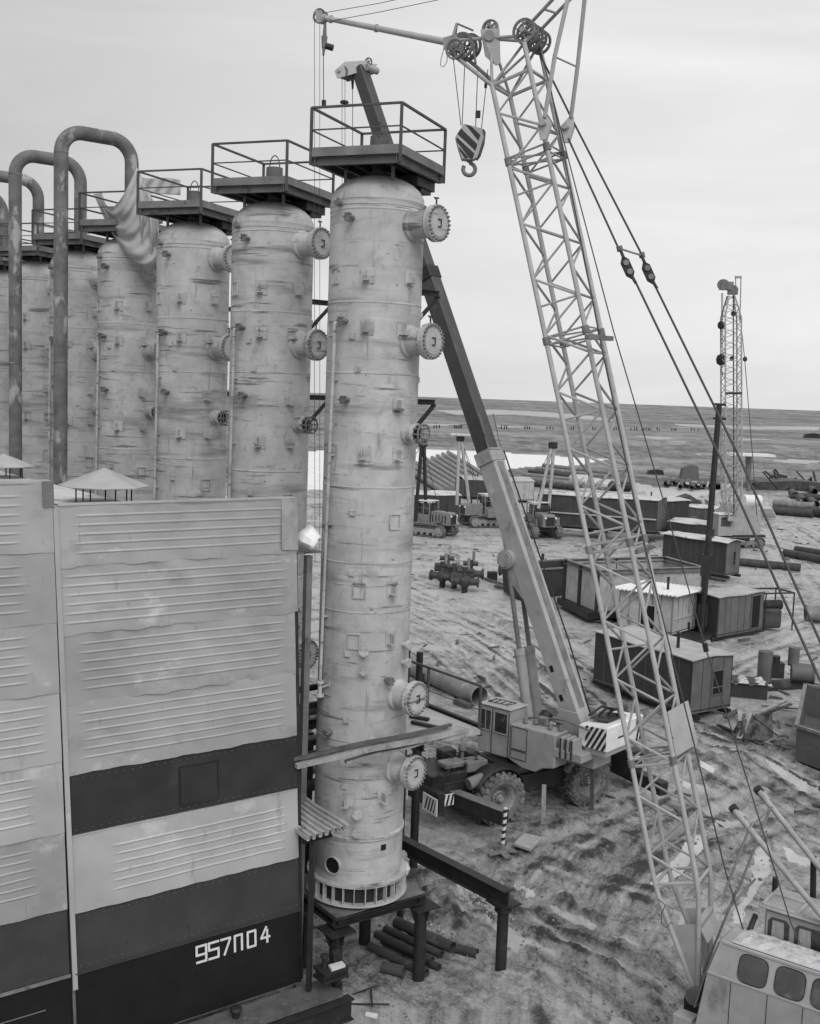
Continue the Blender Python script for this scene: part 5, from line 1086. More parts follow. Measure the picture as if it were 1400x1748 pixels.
# boom
piv = sp(1.4, 1.5, 2.95); bhd = P(614, 118, 40.2); bdir = (bhd - piv).normalized(); bln = (bhd - piv).length; bup = sw.cross(bdir).normalized()
if bup.z < 0: bup = -bup
def LB(t, lat=0., up=0.): return piv + bdir * (bln * t) + sw * lat + bup * up
def section(t0, t1, w0, h0, w1, h1, name, mat, parent, ch_=.12):
    def ring(t, w_, h_): return [LB(t, x * w_ / 2, y * h_ / 2) for x, y in ((-1, -1 + ch_), (-1, 1 - ch_), (-1 + ch_, 1), (1 - ch_, 1), (1, 1 - ch_), (1, -1 + ch_), (1 - ch_, -1), (-1 + ch_, -1))]
    b = B(); a = ring(t0, w0, h0); c = ring(t1, w1, h1); b.add(a + c, [tuple(range(8)), tuple(range(8, 16))[::-1]] + [(i, (i + 1) % 8, (i + 1) % 8 + 8, i + 8) for i in range(8)])
    return b.build(name, mat, parent, smooth=0)
bsec = section(-.01, .375, .62, .62, .6, .66, 'boom', telb_m, tk)
section(.37, .66, .5, .56, .5, .56, 'middle_section', tel_m, bsec); section(.655, 1.0, .43, .48, .42, .46, 'upper_section', tel_m, bsec)
for t, s_ in ((.368, .71), (.652, .60)): section(t - .006, t + .012, s_, s_, s_, s_, 'collar', crt_m if t < .5 else stl_m, bsec)
for lat in (-.34, .34): B().cyl(LB(.378, lat, .3), LB(.43, lat * 1.1, .42), .02, n=6).build('collar_rod', stg_m, bsec)
b = B(); b.beam(LB(.378, -.36, .36), LB(.378, .36, .36), .04, .04); b.build('collar_rod', crt_m, bsec, smooth=0)
for t in (.03, .07): B().box(LB(t, -.31, -.1), (.2, .02, .12), (bdir, sw, bup)).build('side_hole', hole_m, bsec, smooth=0)
B().tube([LB(.0, .34, .3), LB(.1, .42, .35), LB(.375, .36, .36)], .025, 6).build('hose', stl_m, bsec)
B().beam(LB(.01, 0, .315), LB(.36, 0, .335), .3, .012, up=sw.cross(bdir)).build('wear_strip', stg_m, bsec, smooth=0)
hh = B(); hx = V((-.76, .65, 0)); hx = V((-.85, .5, -.28)).normalized(); c = LB(1.0)
for lat in (-.24, .24): hh.prism([c + sw * lat + RR * .42 + UU * .25, c + sw * lat - RR * .35 + UU * .2, c + sw * lat - RR * .72 - UU * .12, c + sw * lat - RR * .62 - UU * .38, c + sw * lat + RR * .35 - UU * .1], sw * .03)
hh.cyl(c - RR * .55 - UU * .12 - sw * .3, c - RR * .55 - UU * .12 + sw * .3, .06, n=12); hh.box(c + UU * .05, (.7, .44, .3), (RR, sw, UU)); hh = hh.build('boom_nose', crn_m, tk, smooth=0)
for lat in (-.12, .0, .12): sheave(c + sw * lat - RR * .5 - UU * .14, sw, .22, hh)
sheave(c + RR * .3 + UU * .22, sw, .18, hh)
b = B(); b.cyl(c + RR * .42 - sw * .28, c + RR * .42 + sw * .28, .12, n=12); b.build('nose_pin', crt_m, hh)
for x, y0, y1, r_ in ((584, 134, 420, .01), (589, 134, 420, .01), (602, 130, 260, .012)): rope([P(x, y0, 40.6), P(x, y1, 40.6)], r_, par=tk)
b = B(); b.cyl(P(585, 172, 40.6), P(586, 176, 40.6), .1, n=10); b.cyl(P(589, 174, 40.6), P(592, 178, 40.6), .1, n=10); b.build('limit_weight', stl_m, tk)
B().cyl(P(602, 134, 40.6), P(602, 152, 40.6), .06, .03, n=8).build('rope_socket', stl_m, tk)
# luffing cylinders
for lat in (-.28, .28):
    q0 = sp(-.12, 1.5 + lat, 2.3); q1 = LB(.225, lat, -.42); dv = (q1 - q0)
    cl_ = B().cyl(q0, q0 + dv * .47, .16, n=18).build('luffing_cylinder', crm_m, tk); B().cyl(q0 + dv * .46, q1, .075, n=14).build('piston_rod', stg_m, cl_); B().cyl(q0 + dv * .44, q0 + dv * .48, .18, n=18).build('gland', crt_m, cl_)
for lat in (-.52, .1):
    b = B(); b.cyl(LB(.228, lat, -.34), LB(.228, lat + .3, -.34), .3, n=24); b.cyl(LB(.228, lat - .04, -.34), LB(.228, lat, -.34), .24, n=24); b.build('cylinder_trunnion', crm_m, bsec)
b = B(); b.prism([LB(.205, -.3, -.62), LB(.26, -.3, -.3), LB(.17, -.3, -.3)], sw * .6); b.build('trunnion_bracket', crm_m, bsec, smooth=0)

# ------------------------------------------------------------------ small things on the mud
sp_ = thing('striped_post', 'short striped warning post on a splayed plate foot beside the slab', 'warning post', G(857, 1457))
c = G(857, 1457); tpz = P(857, 1378, c.y).z - .02
B().cyl(c + Zv * .05, V((c.x + .05, c.y, tpz)), .055, n=12).build('pole', whi_m, sp_)
ht = tpz
for k in range(5):
    z0_ = tpz - .12 - k * .2; b = B(); b.prism([c + V((-.1, -.07, z0_)), c + V((.13, -.07, z0_ + .12)), c + V((.13, -.07, z0_ + .04)), c + V((-.1, -.07, z0_ - .08))], V((0, .005, 0)))
    rr_ = .058; vs = []; M_ = 14
    b = B()
    for j in range(M_ + 1):
        a = math.pi * 2 * j / M_; off_ = .12 * (j / M_) ; xx = c.x + .05 * (z0_ / tpz); vs += [V((xx + rr_ * math.cos(a), c.y + rr_ * math.sin(a), z0_ + off_)), V((xx + rr_ * math.cos(a), c.y + rr_ * math.sin(a), z0_ + off_ - .09))]
    b.add(vs, [(2 * j, 2 * j + 1, 2 * j + 3, 2 * j + 2) for j in range(M_)]); b.build('stripe', stl_m, sp_)
b = B(); b.lathe([(.06, .3), (.09, .12), (.16, .06)], c, n=14)
for k in range(4): a = math.tau * k / 4 + .4; dv = V((math.cos(a), math.sin(a), 0)); b.beam(c + dv * .05 + Zv * .06, c + dv * .42 + Zv * .03, .22, .03)
b.build('foot', stg_m, sp_, smooth=0)
q = [G(876, 1446), G(895, 1428), G(924, 1436), G(906, 1456)]; solo(B().prism([p + Zv * .03 for p in q], Zv * .09), 'concrete_slab', slab_m, 'small pale concrete slab lying tilted on the mud beside the striped post', 'slab', smooth=0, bevel=.01)
for x, yb, yt, l in ((927, 1412, 1340, 'grey wooden stake in front of the crane between its wheels'), (1010, 1382, 1312, 'dark wooden stake in front of the rear wheel of the telescopic crane')):
    g0 = G(x, yb); g1 = P(x + 2, yt, g0.y); solo(B().beam(g0 - Zv * .1, g1, .12, .1), 'wooden_stake', wood_m if x == 927 else wdd_m, l, 'stake', 'wooden stakes beside the crane', smooth=0, bevel=.01)
b = B(); g0 = G(927, 1395); b.tube([P(905, 1352, g0.y + .4), P(906, 1372, g0.y + .3), P(912, 1379, g0.y + .3), P(918, 1370, g0.y + .2), P(922, 1350, g0.y)], .015, 6); b.tube([P(905, 1358, g0.y + .4), P(924, 1356, g0.y)], .012, 6); solo(b, 'cable', ropm, 'thin cable looping from the crane chassis to the grey stake', 'cable')
ORD = ('first', 'second', 'third', 'fourth', 'fifth', 'sixth', 'seventh', 'eighth', 'ninth')
# ------------------------------------------------------------------ site huts, containers
def cabin(name, label, cat, C, dl, dw, z0, z1, mL, mW, mR, over=.08, wins=(), skid=True, roofn=0, gable=0., group=None, wave=0):
    C = V((C[0], C[1], 0)); dl = V((dl[0], dl[1], 0)); dw = V((dw[0], dw[1], 0)); t = thing(name, label, cat, C + (dl + dw) / 2, group); ul = dl.normalized(); uw = dw.normalized()
    th = .06
    def wall(p, q, inn, m, w_list=()):
        w_ = B().prism([p + Zv * z0, q + Zv * z0, q + Zv * z1, p + Zv * z1], inn * th).build('wall', m, t, smooth=0)
        L = (q - p).length; d = (q - p).normalized()
        for kind, a, b_, c, d_ in w_list:
            g = B().prism([p + d * a - inn * .01 + Zv * c, p + d * b_ - inn * .01 + Zv * c, p + d * b_ - inn * .01 + Zv * d_, p + d * a - inn * .01 + Zv * d_], inn * .008).build(kind, hole_m if kind != 'patch' else roof_m, w_, smooth=0)
            fr = B(); c4 = [p + d * a, p + d * b_, p + d * b_, p + d * a]; zz = [c, c, d_, d_]; c4 = [o - inn * .02 + Zv * z for o, z in zip(c4, zz)]
            for o, r in zip(c4, c4[1:] + c4[:1]): fr.beam(o, r, .05, .05)
            if kind == 'window': fr.beam((c4[0] + c4[3]) / 2 - Zv * .2, (c4[1] + c4[2]) / 2 - Zv * .2, .04, .04)
            fr.build('frame', m, g, smooth=0)
        n = int(L / .6)
        b = B()
        for k in range(1, n): o = p + d * (L * k / n + .06 * math.sin(k * 2.3)) - inn * .004; b.beam(o + Zv * z0, o + Zv * z1, .018, .012, up=inn)
        b.beam(p - inn * .006 + Zv * (z0 + .12), q - inn * .006 + Zv * (z0 + .1), .04, .02, up=inn); b.build('seam', stl_m if m is not cab_d else cab_g, w_, smooth=0)
    wL = [w_[1:] for w_ in wins if w_[0] == 'L']; wW = [w_[1:] for w_ in wins if w_[0] == 'W']
    wall(C, C + dl, uw, mL, wL); wall(C, C + dw, ul, mW, wW); wall(C + dw, C + dw + dl, -uw, mL); wall(C + dl, C + dl + dw, -ul, mW)  # long walls and end walls each take their own tone
    a = C - ul * over - uw * over; dl2 = dl + ul * 2 * over; dw2 = dw + uw * 2 * over
    b = B(); nn = max(3, int(dl2.length / .11)) if wave else 12; rows = []
    for i in range(nn + 1):
        f = i / nn; row = []
        for j in range(7):
            g = j / 6; z = z1 + .02 + gable * (1 - abs(2 * g - 1)) + (wave * (1 if i % 2 else -1) if wave else .03 * math.sin(f * 9 + g * 4))
            row.append(a + dl2 * f + dw2 * g + Zv * z)
        rows.append(row)
    b.grid(rows); b.build('roof', mR, t, smooth=0, solid=.05)
    if name in ('site_cabin', 'wagon_cabin', 'site_hut', 'long_trailer', 'storage_shed'):
        q = C + dl * .3 + dw * .4; b = B(); b.cyl(q + Zv * (z1), q + Zv * (z1 + .7), .07, n=8); b.cyl(q + Zv * (z1 + .7), q + Zv * (z1 + .78), .14, .02, n=8); b.build('stovepipe', stl_m, t)
    if skid:
        for g in (.12, .88): B().beam(C - ul * .25 + dw * g + Zv * (z0 - .1), C + dl + ul * .25 + dw * g + Zv * (z0 - .1), .18, .2).build('skid', stl_m, t, smooth=0)
    return t
cabin('site_cabin', 'long dark site cabin with a window in its end, nearest hut behind the lattice boom', 'cabin', (11.45, 43.5), (-3.05, 4.95), (2.05, 1.45), .3, 2.5, cab_d, cab_g, roof_m, wins=(('W', 'window', 1.3, 1.95, .95, 1.95),), gable=.06)
hut = cabin('site_hut', 'small pale hut with a bright corrugated roof and a dark doorway, behind the lattice boom', 'hut', (14.1, 58.2), (-2.55, 1.6), (1.95, 2.3), .45, 2.6, cab_l, cab_l, whi_m, over=.35, wins=(('L', 'doorway', .95, 1.75, .5, 1.9), ('W', 'patch', .15, 2.6, .5, 1.25)), wave=.035)
B().box(V((14.2, 58.4, .25)), (3.2, 3.8, .3), (V((.85, -.53, 0)), V((.53, .85, 0)), Zv)).build('sledge_base', stl_m, hut, smooth=0)
# open framed box behind the hut
ob = thing('framed_bin', 'large pale open topped box with heavy rim beams, behind the pale hut', 'box', G(1100, 1040))
q = [V((10.85, 63.0, 0)), V((17.6, 65.8, 0)), V((16.2, 69.8, 0)), V((9.6, 67.0, 0))]
for p, r in zip(q, q[1:] + q[:1]):
    d_ = (r - p).normalized(); inn = V((-d_.y, d_.x, 0)); L = (r - p).length
    B().prism([p + Zv * .7, r + Zv * .7, r + Zv * 2.9, p + Zv * 2.9], inn * .05).build('wall', cab_l, ob, smooth=0)
    B().ibeam(p + Zv * 2.95 - d_ * .15, r + Zv * 2.95 + d_ * .15, .25, .28, .04).build('rim_beam', stg_m, ob, smooth=0)
    for k in (0, .5): B().beam(p + d_ * L * k - inn * .06 + Zv * .6, p + d_ * L * k - inn * .06 + Zv * 3.0, .2, .2).build('corner_post', stl_m, ob, smooth=0)
b = B(); b.prism([q[0] + V((-.5, -.3, .25)), q[1] + V((.3, -.5, .25)), q[2] + V((.3, .3, .25)), q[3] + V((-.4, .3, .25))], Zv * .4); b.build('sledge_base', stl_m, ob, smooth=0)
cabin('container', 'dark grey steel container standing behind the black pole to the right of the pale hut', 'container', (16.75, 59.0), (3.3, 2.7), (-.9, 1.5), .25, 2.4, cab_g, cab_d, roof_m, wins=(('L', 'doorway', 3.1, 3.9, .4, 2.25),))
pfm = thing('machine_rack', 'dark open frame with machinery at the far end of the grey container', 'frame', G(1318, 1050))
c0 = V((20.3, 62.2, 0)); 
for i, j in ((0, 0), (1.8, .6), (1.2, 2), (-.6, 1.4)): B().beam(c0 + V((i, j, 0)), c0 + V((i, j, 2.2)), .08, .08).build('frame_post', stl_m, pfm, smooth=0)
for p, r in (((0, 0), (1.8, .6)), ((1.8, .6), (1.2, 2)), ((1.2, 2), (-.6, 1.4)), ((-.6, 1.4), (0, 0))): B().beam(c0 + V((p[0], p[1], 2.2)), c0 + V((r[0], r[1], 2.2)), .08, .08).build('frame_bar', stl_m, pfm, smooth=0)
B().box(c0 + V((.5, 1.0, .7)), (1.2, 1.3, 1.1)).build('machine_block', pil_m, pfm, smooth=0, bevel=.1); B().cyl(c0 + V((0, .7, 1.4)), c0 + V((1.2, 1.1, 1.4)), .3, n=14).build('motor', stl_m, pfm)
wg = cabin('wagon_cabin', 'dark panelled wagon cabin with a snowy roof and a narrow window in its end', 'cabin', (22.8, 79.3), (-3.6, 4.2), (1.5, 1.6), .5, 2.9, cab_d, cab_g, srf_m, over=.2, wins=(('W', 'window', 1.1, 1.5, 1.2, 2.2),), gable=.15)
cabin('small_cabin', 'low dark cabin with a snow covered roof beyond the wagon cabin', 'cabin', tuple(G(1212, 930, .2))[:2], (-3.3, 2.5), (2.0, 2.4), .2, 1.9, cab_d, cab_g, srf_m, gable=.3, skid=False)
cabin('small_cabin', 'small dark lean to hut with a pale roof left of the distant crawler crane', 'cabin', tuple(G(1218, 903, .2))[:2], (-2.6, 2.0), (2.2, 2.6), .2, 2.2, cab_g, cab_l, srf_m, gable=.2, skid=False)
# long dark trailers beyond the tractors
cabin('long_trailer', 'long dark trailer with a pale stripe beyond the tractors, left of the white tank', 'trailer', (12.0, 104.0), (10.5, -3.2), (1.6, 3.4), 1.0, 3.9, cab_d, cab_g, srf_m, over=.15, gable=.25)
solo(B().beam(V((12.0, 103.85, 2.3)), V((22.4, 100.65, 2.2)), .05, .12), 'side_rail', cab_l, 'thin pale rail running along the side of the long dark trailer', 'rail', smooth=0)
cabin('long_trailer', 'dark trailer half hidden behind the lattice boom, right of the longer one', 'trailer', (22.0, 103.4), (4.6, 2.4), (-1.4, 2.8), .9, 3.6, cab_d, cab_g, srf_m, over=.15, gable=.2)
cabin('storage_shed', 'dark shed with a pale roof behind the two left tractors', 'shed', tuple(G(706, 880))[:2], (5, 1), (-1, 4), .2, 2.2, cab_d, cab_g, srf_m, gable=.3)
cabin('storage_shed', 'low dark shed with a streaked roof seen between the tractors and the boom', 'shed', tuple(G(792, 852))[:2], (7, .5), (-1, 4), .3, 2.4, cab_d, cab_g, roof_m, gable=.4)
cabin('storage_shed', 'pale walled shed just right of the telescopic boom', 'shed', tuple(G(868, 858))[:2], (3.2, 1.0), (-1, 4), .3, 2.6, cab_l, cab_g, roof_m, gable=.4)
# white tank on a sledge
c = G(1020, 908); t = thing('white_tank', 'short white cylindrical tank on a sledge in front of the long trailer', 'tank', c)
d = V((.9, -.4, 0)).normalized(); b = B(); b.lathe([(.001, -1.2), (.7, -1.12), (.95, -.95), (.95, .95), (.7, 1.12), (.001, 1.2)], c + Zv * 1.15, d, 28); b.build('tank_shell', whi_m, t)
for k in (-.7, .7): B().box(c + d * k + Zv * .25, (.3, 1.6, .5), (d, V((-d.y, d.x, 0)), Zv)).build('saddle', stl_m, t, smooth=0)
# dark open skip
def skip(label, pts, zb, zt_, mat, flare=.25):
    t = thing('open_skip', label, 'skip', sum((V(p) for p in pts), V()) / 4); cc_ = sum((V(p) for p in pts), V()) / 4; pts = [V(p) for p in pts]
    for p, q in zip(pts, pts[1:] + pts[:1]):
        po = p + (p - cc_).normalized() * flare; qo = q + (q - cc_).normalized() * flare; d_ = (q - p).normalized(); inn = V((-d_.y, d_.x, 0)); 
        if inn.dot(cc_ - p) < 0: inn = -inn
        b = B(); b.prism([p + Zv * zb, q + Zv * zb, qo + Zv * zt_, po + Zv * zt_], inn * .05); b.build('side_plate', mat, t, smooth=0)
        B().beam(po + Zv * zt_, qo + Zv * zt_, .14, .1).build('rim', stg_m, t, smooth=0)
    B().prism([p + Zv * (zb + .02) for p in pts], Zv * .05).build('bottom_plate', mat, t, smooth=0); return t
skip('dark open steel skip with a pale stained foot, just right of the telescopic boom', [(7.2, 69.0, 0), (11.1, 71.4, 0), (10.2, 74.0, 0), (6.3, 71.6, 0)], .1, 2.0, cab_d)
solo(B().cyl(G(926, 968) , P(927, 945, G(926, 968).y), .12, n=8), 'short_post', stl_m, 'short dark post standing in the open skip', 'post')
skip('open dark bin with a pale rim cut by the right edge of the picture', [tuple(G(1358, 1300)), tuple(G(1440, 1330)), tuple(G(1440, 1240)), tuple(G(1372, 1225))], .05, 1.35, cab_g, .15)
# valve assemblies
def valve(c, s=1., nm='valve_assembly', label='', group=None, rot=0.):
    t = thing(nm, label, 'valve', c, group); ca, sa = math.cos(rot), math.sin(rot); X_ = V((ca, sa, 0)); Y_ = V((-sa, ca, 0))
    b = B(); b.lathe([(.001, -.42), (.25, -.36), (.4, -.15), (.42, 0), (.4, .15), (.25, .36), (.001, .42)], c + Zv * .75 * s, Y_, 20); b.cyl(c + Zv * .75 * s - X_ * .85 * s, c + Zv * .75 * s + X_ * .85 * s, .24 * s, n=18); b.build('valve_body', pil_m, t)
    for k in (-.85, .8): b = B(); b.cyl(c + Zv * .75 * s + X_ * k * s, c + Zv * .75 * s + X_ * (k + .1) * s, .36 * s, n=20); b.cyl(c + Zv * .75 * s + X_ * (k - .02) * s, c + Zv * .75 * s + X_ * (k + .12) * s, .2 * s, n=16); b.build('flange', pil_m, t)
    b = B(); b.cyl(c, c + Zv * .4 * s, .2 * s, n=12); b.build('stand', stl_m, t)
    b = B(); b.cyl(c + Zv * 1.1 * s, c + Zv * 1.45 * s, .18 * s, n=14); b.cyl(c + Zv * 1.45 * s - X_ * .5 * s, c + Zv * 1.45 * s + X_ * .5 * s, .16 * s, n=14); b.cyl(c + Zv * 1.4 * s, c + Zv * 1.7 * s, .2 * s, n=14); b.build('actuator', pil_m, t)
    b = B(); b.cyl(c + Zv * 1.5 * s + X_ * .2, c + Zv * 2.3 * s + X_ * .2, .1 * s, n=10); b.build('stem', pll_m, t); return t
for k, (x, y, l) in enumerate(((755, 1002, 'leftmost valve of the cluster on the mud left of the telescopic boom'), (775, 1005, 'second valve from the left in the cluster on the mud'), (793, 1012, 'third and nearest valve in the cluster on the mud'), (762, 988, 'rear left valve of the cluster on the mud'), (802, 998, 'rear right valve of the cluster on the mud'))):
    valve(G(x, y), 1.0, 'valve_assembly', l, 'valves stored on the mud', -.35 + .1 * k)
valve(G(872, 992), 1.0, 'valve_assembly', 'single valve half hidden behind the telescopic boom beside the skip', 'valves stored on the mud', .2)
solo(B().box(G(840, 990) + Zv * .3, (.7, .6, .6)), 'dark_crate', stl_m, 'small dark crate on the mud between the valves and the telescopic boom', 'crate', smooth=0, bevel=.03)
# compressor group at right
cg = thing('compressor_set', 'machinery set with an upright cylinder and two drums on a plate at the right', 'machine', G(1340, 1170))
o = G(1304, 1168); B().cyl(o, o + Zv * 1.55, .33, n=20).build('upright_cylinder', cab_g, cg); o = G(1340, 1172); b = B(); b.box(o + Zv * .08, (3.0, 1.3, .16), (V((.9, .3, 0)).normalized(), V((-.3, .9, 0)).normalized(), Zv)); b.build('base_plate', stl_m, cg, smooth=0)
B().cyl(o + V((.35, .3, .62)), o + V((1.25, .1, .62)), .44, n=22).build('drum', cab_g, cg); B().cyl(o + V((1.25, .1, .62)), o + V((1.33, .08, .62)), .48, n=22).build('drum_flange', cab_g, cg)
B().cyl(o + V((.45, .4, .9)), o + V((.45, .4, 1.75)), .25, n=16).build('stack', cab_g, cg); b = B(); b.box(o + V((-.35, .3, .7)), (.6, .5, .7)); b.cyl(o + V((-.4, .3, 1.0)), o + V((-.4, .3, 1.35)), .2, n=14); b.tube([o + V((-1.0, .3, .9)), o + V((-.7, .3, 1.0)), o + V((-.3, .3, .95))], .07, 8); b.build('pump', stl_m, cg)
B().beam(G(1275, 1180) + Zv * .2, G(1290, 1168) + Zv * .9, .06, .06)
# crate with snow beside the cabin
sk = thing('snowy_crate', 'dark crate heaped with snow and scrap beside the end of the long dark cabin', 'crate', G(1272, 1185)); o = G(1270, 1192)
B().box(o + Zv * .35 + V((.2, .6, 0)), (1.9, 1.2, .7), (V((.95, -.3, 0)).normalized(), V((.3, .95, 0)).normalized(), Zv)).build('crate_box', cab_d, sk, smooth=0)
b = B(); rows = [[o + V((-.75 + 1.9 * i / 9, .1 - .5 * i / 9 + 1.1 * j / 6, .68 + .18 * math.sin(i * 1.9 + j) * math.sin(j * 1.3))) for j in range(7)] for i in range(10)]; b.grid(rows); b.build('snow_load', snow_m, sk, smooth=0)
# scrap heap
def bar(x0, y0, z0_, x1, y1, z1_, wd, mat, label, nm='scrap_timber', cat='timber', round_=False):
    a = G(x0, y0, z0_); c = G(x1, y1, z1_); b = B()
    if round_: b.cyl(a, c, wd / 2, n=12)
    else: b.beam(a, c, wd, wd * .5)
    return solo(b, nm, mat, label, cat, smooth=0)
for q in ((1285, 1222, .5, 1340, 1197, .6, .16, wood_m, 'upper of two pale timbers pointing right out of the scrap heap'), (1290, 1225, .35, 1350, 1202, .3, .14, wdd_m, 'lower of two timbers pointing right out of the scrap heap'), (1262, 1212, .6, 1238, 1225, .5, .2, wdd_m, 'dark beam against the end of the dark cabin at the scrap heap'),
          (1225, 1238, .1, 1255, 1250, .1, .12, stl_m, 'dark bar under the pale board left of the scrap heap'), (1268, 1262, .1, 1305, 1266, .1, .14, stl_m, 'dark bar at the near foot of the scrap heap'), (1280, 1218, .9, 1262, 1262, .1, .2, wood_m, 'pale plank leaning on the left side of the scrap heap'), (1262, 1212, .7, 1264, 1232, .4, .16, wood_m, 'short pale plank at the top of the scrap heap'),
          (1282, 1220, .85, 1330, 1258, .15, .07, stl_m, 'thin bent rod on the right flank of the scrap heap')): bar(*q)
solo(B().prism([G(1228, 1236, .12), G(1244, 1218, .35), G(1262, 1232, .3), G(1252, 1248, .08)], Zv * .04), 'loose_board', roof_m, 'square pale board lying against the scrap heap', 'board', smooth=0)
b = B(); rows = []
for i in range(14):
    row = []
    for j in range(12): 
        x = 1268 + 50 * i / 13; y = 1218 + 46 * j / 11; t = i / 13; z = max(.02, (.85 - .7 * t) * (1 - j / 11) ** .8 * 1.05 + .06 * math.sin(i * 2.1 + j) + .08 * math.sin(i * 1.1)); row.append(G(x - 6 * (j / 11) + 8 * t * j / 11, y, z))
    rows.append(row)
b.grid(rows); solo(b, 'tarpaulin_heap', cab_g, 'crumpled dark tarpaulin over the scrap heap right of the long dark cabin', 'tarpaulin', smooth=40, solid=.02)
for x, y, l in ((1318, 1275, 'curled pale hoop at the near right end of the scrap heap'), (1332, 1268, 'second pale hoop beside the curled one at the scrap heap')):
    c = G(x, y, .05); b = B(); b.tube([c + V((.35 * math.cos(a), .35 * math.sin(a), .12 + .1 * math.sin(a * 2))) for a in [math.radians(20 + 26 * k) for k in range(10)]], .05, 8); solo(b, 'scrap_hoop', pll_m, l, 'hoop')
for k in range(26):
    x = rnd.uniform(1230, 1345); y = rnd.uniform(1225, 1285); c = G(x, y); a = rnd.random() * 6; dv = V((math.cos(a), math.sin(a), rnd.uniform(0, .3)))
    if k == 0: bb = B()
    bb.beam(c + Zv * .04, c + dv * rnd.uniform(.2, .7) + Zv * .05, .06, .03)
solo(bb, 'scrap_litter', wdd_m, 'loose splinters and rods strewn round the scrap heap', 'scrap', smooth=0); bpy.data.objects['scrap_litter']['kind'] = 'stuff'
# pipes lying about at right
def lay(x0, y0, x1, y1, r, mat, label, group=None, z=0.):
    a = G(x0, y0); c = G(x1, y1); solo(B().pipe(a + Zv * (r + z), c + Zv * (r + z), r, .04, 20), 'large_pipe', mat, label, 'pipe', group)
lay(1262, 966, 1366, 976, .32, pil_m, 'dark pipe lying alone on the mud right of the dark wagon cabin')
lay(1340, 950, 1420, 966, .34, pil_m, 'nearer of two dark pipes reaching the right edge of the picture'); lay(1358, 943, 1430, 954, .3, pil_m, 'farther of two dark pipes reaching the right edge of the picture')
lay(1374, 1060, 1440, 1064, .5, pll_m, 'wide pipe with an open dark end at the right edge of the picture')
lay(1112, 898, 1158, 886, .55, pil_m, 'dark pipe lying left of the collapsed hut'); lay(1176, 908, 1215, 896, .75, pil_m, 'thick dark pipe in front of the collapsed hut'); lay(1090, 880, 1150, 872, .7, pll_m, 'pale pipe running behind the lattice boom to the collapsed hut')
lay(1318, 878, 1388, 884, .5, pil_m, 'thick dark pipe among the far pipes at the right'); lay(1380, 880, 1440, 890, .6, pil_m, 'dark pipe at the right edge among the far pipes'); lay(1320, 864, 1390, 870, .45, pll_m, 'pale pipe above the thick dark one at the right'); lay(1350, 851, 1420, 856, .45, pil_m, 'farthest dark pipe near the right edge')
for k, (x, y) in enumerate(((1372, 862), (1358, 852), (1392, 868), (1390, 845), (1286, 835), (1225, 836))):
    c = G(x, y); solo(B().pipe(c + Zv * .5, c + Zv * .5 + V((1.5, 6, 0)), .55, .08, 16), 'pipe_end', pil_m, 'pipe seen end on, ' + ['in front of the far pipes at the right', 'second from the left in the far right group', 'at the right end of the far group', 'highest one by the right edge', 'alone beside the mast of the distant crane', 'dark one right of the far pipe stack'][k], 'pipe')
for k in range(9):
    x = 1140 + k * 10.5 + rnd.uniform(-2, 2); y = 838 + rnd.uniform(-7, 1); c = G(x, y); solo(B().pipe(c + Zv * .6, c + Zv * .6 + V((2, 7, 0)), rnd.uniform(.3, .6), .08, 12), 'stacked_pipe', pil_m, ORD[k] + ' dark pipe end from the left in the low stack near the black pole', 'pipe', 'far low stack of pipe ends')
# long pipe rows left of the pond
for k in range(9):
    a = G(693 + k * 9, 803 - k * 3.4); c = G(757 + k * 9.4, 846 - k * 3.4 + k * .2); solo(B().cyl(a + Zv * .5, c + Zv * .5, .45, n=10), 'long_pipe', pll_m, ORD[k] + ' long pale pipe, counted from the left, in the slanting row before the pond', 'pipe', 'slanting row of long pipes')
for k in range(6):
    a = G(868 + k * 12, 826 - k * 5.5); c = G(985 + k * 12, 838 - k * 5.0); solo(B().cyl(a + Zv * .45, c + Zv * .45, .42, n=10), 'long_pipe', pll_m if k % 3 else pil_m, ORD[k] + ' long pipe, counted from the near side, of the flat row beyond the tractors', 'pipe', 'flat row of long pipes')
for x, y in ((1010, 832), (1040, 836), (1058, 838), (990, 826)):
    c = G(x, y); solo(B().box(c + Zv * .7, (3.5, 3, 1.4)), 'snowy_block', snow_m if x != 1058 else stl_m, {1010: 'pale covered block behind the lattice boom at the end of the pipe row', 1040: 'second pale block behind the lattice boom', 1058: 'dark block behind the lattice boom', 990: 'pale block left of the lattice boom by the pipe row'}[x], 'block', smooth=0, bevel=.5)
# scattered yard litter
lt = B(); r9 = random.Random(21)
for k in range(170):
    x = r9.uniform(700, 1400); y = r9.choice((r9.uniform(925, 1000), r9.uniform(1080, 1200), r9.uniform(880, 960), r9.uniform(1260, 1420)))
    if x < 1000 and y > 1180: continue
    c = G(x, y); a = r9.random() * 6.3; dv = V((math.cos(a), math.sin(a), 0)); l = r9.uniform(.15, .9); lt.beam(c + Zv * .04, c + dv * l + Zv * r9.uniform(.04, .12), r9.uniform(.04, .16), r9.uniform(.03, .1))
solo(lt, 'yard_litter', wdd_m, 'offcuts, sticks and scraps strewn over the muddy yard', 'scrap', smooth=0); bpy.data.objects['yard_litter']['kind'] = 'stuff'
for q in ((1045, 1062, 1004, 1058, .12, 'dark timber lying at the left foot of the framed bin'), (1000, 985, 1022, 998, .25, 'dark log lying between the skip and the framed bin'), (845, 1000, 880, 1008, .12, 'dark timber lying right of the small dark crate'), (820, 985, 862, 998, .1, 'thin dark timber left of the telescopic boom'),
          (1300, 1205, 1362, 1210, .05, 'thin rod lying right of the scrap heap')): bar(q[0], q[1], .12, q[2], q[3], .12, q[4] * 2, wdd_m, q[5], 'loose_timber', 'timber')
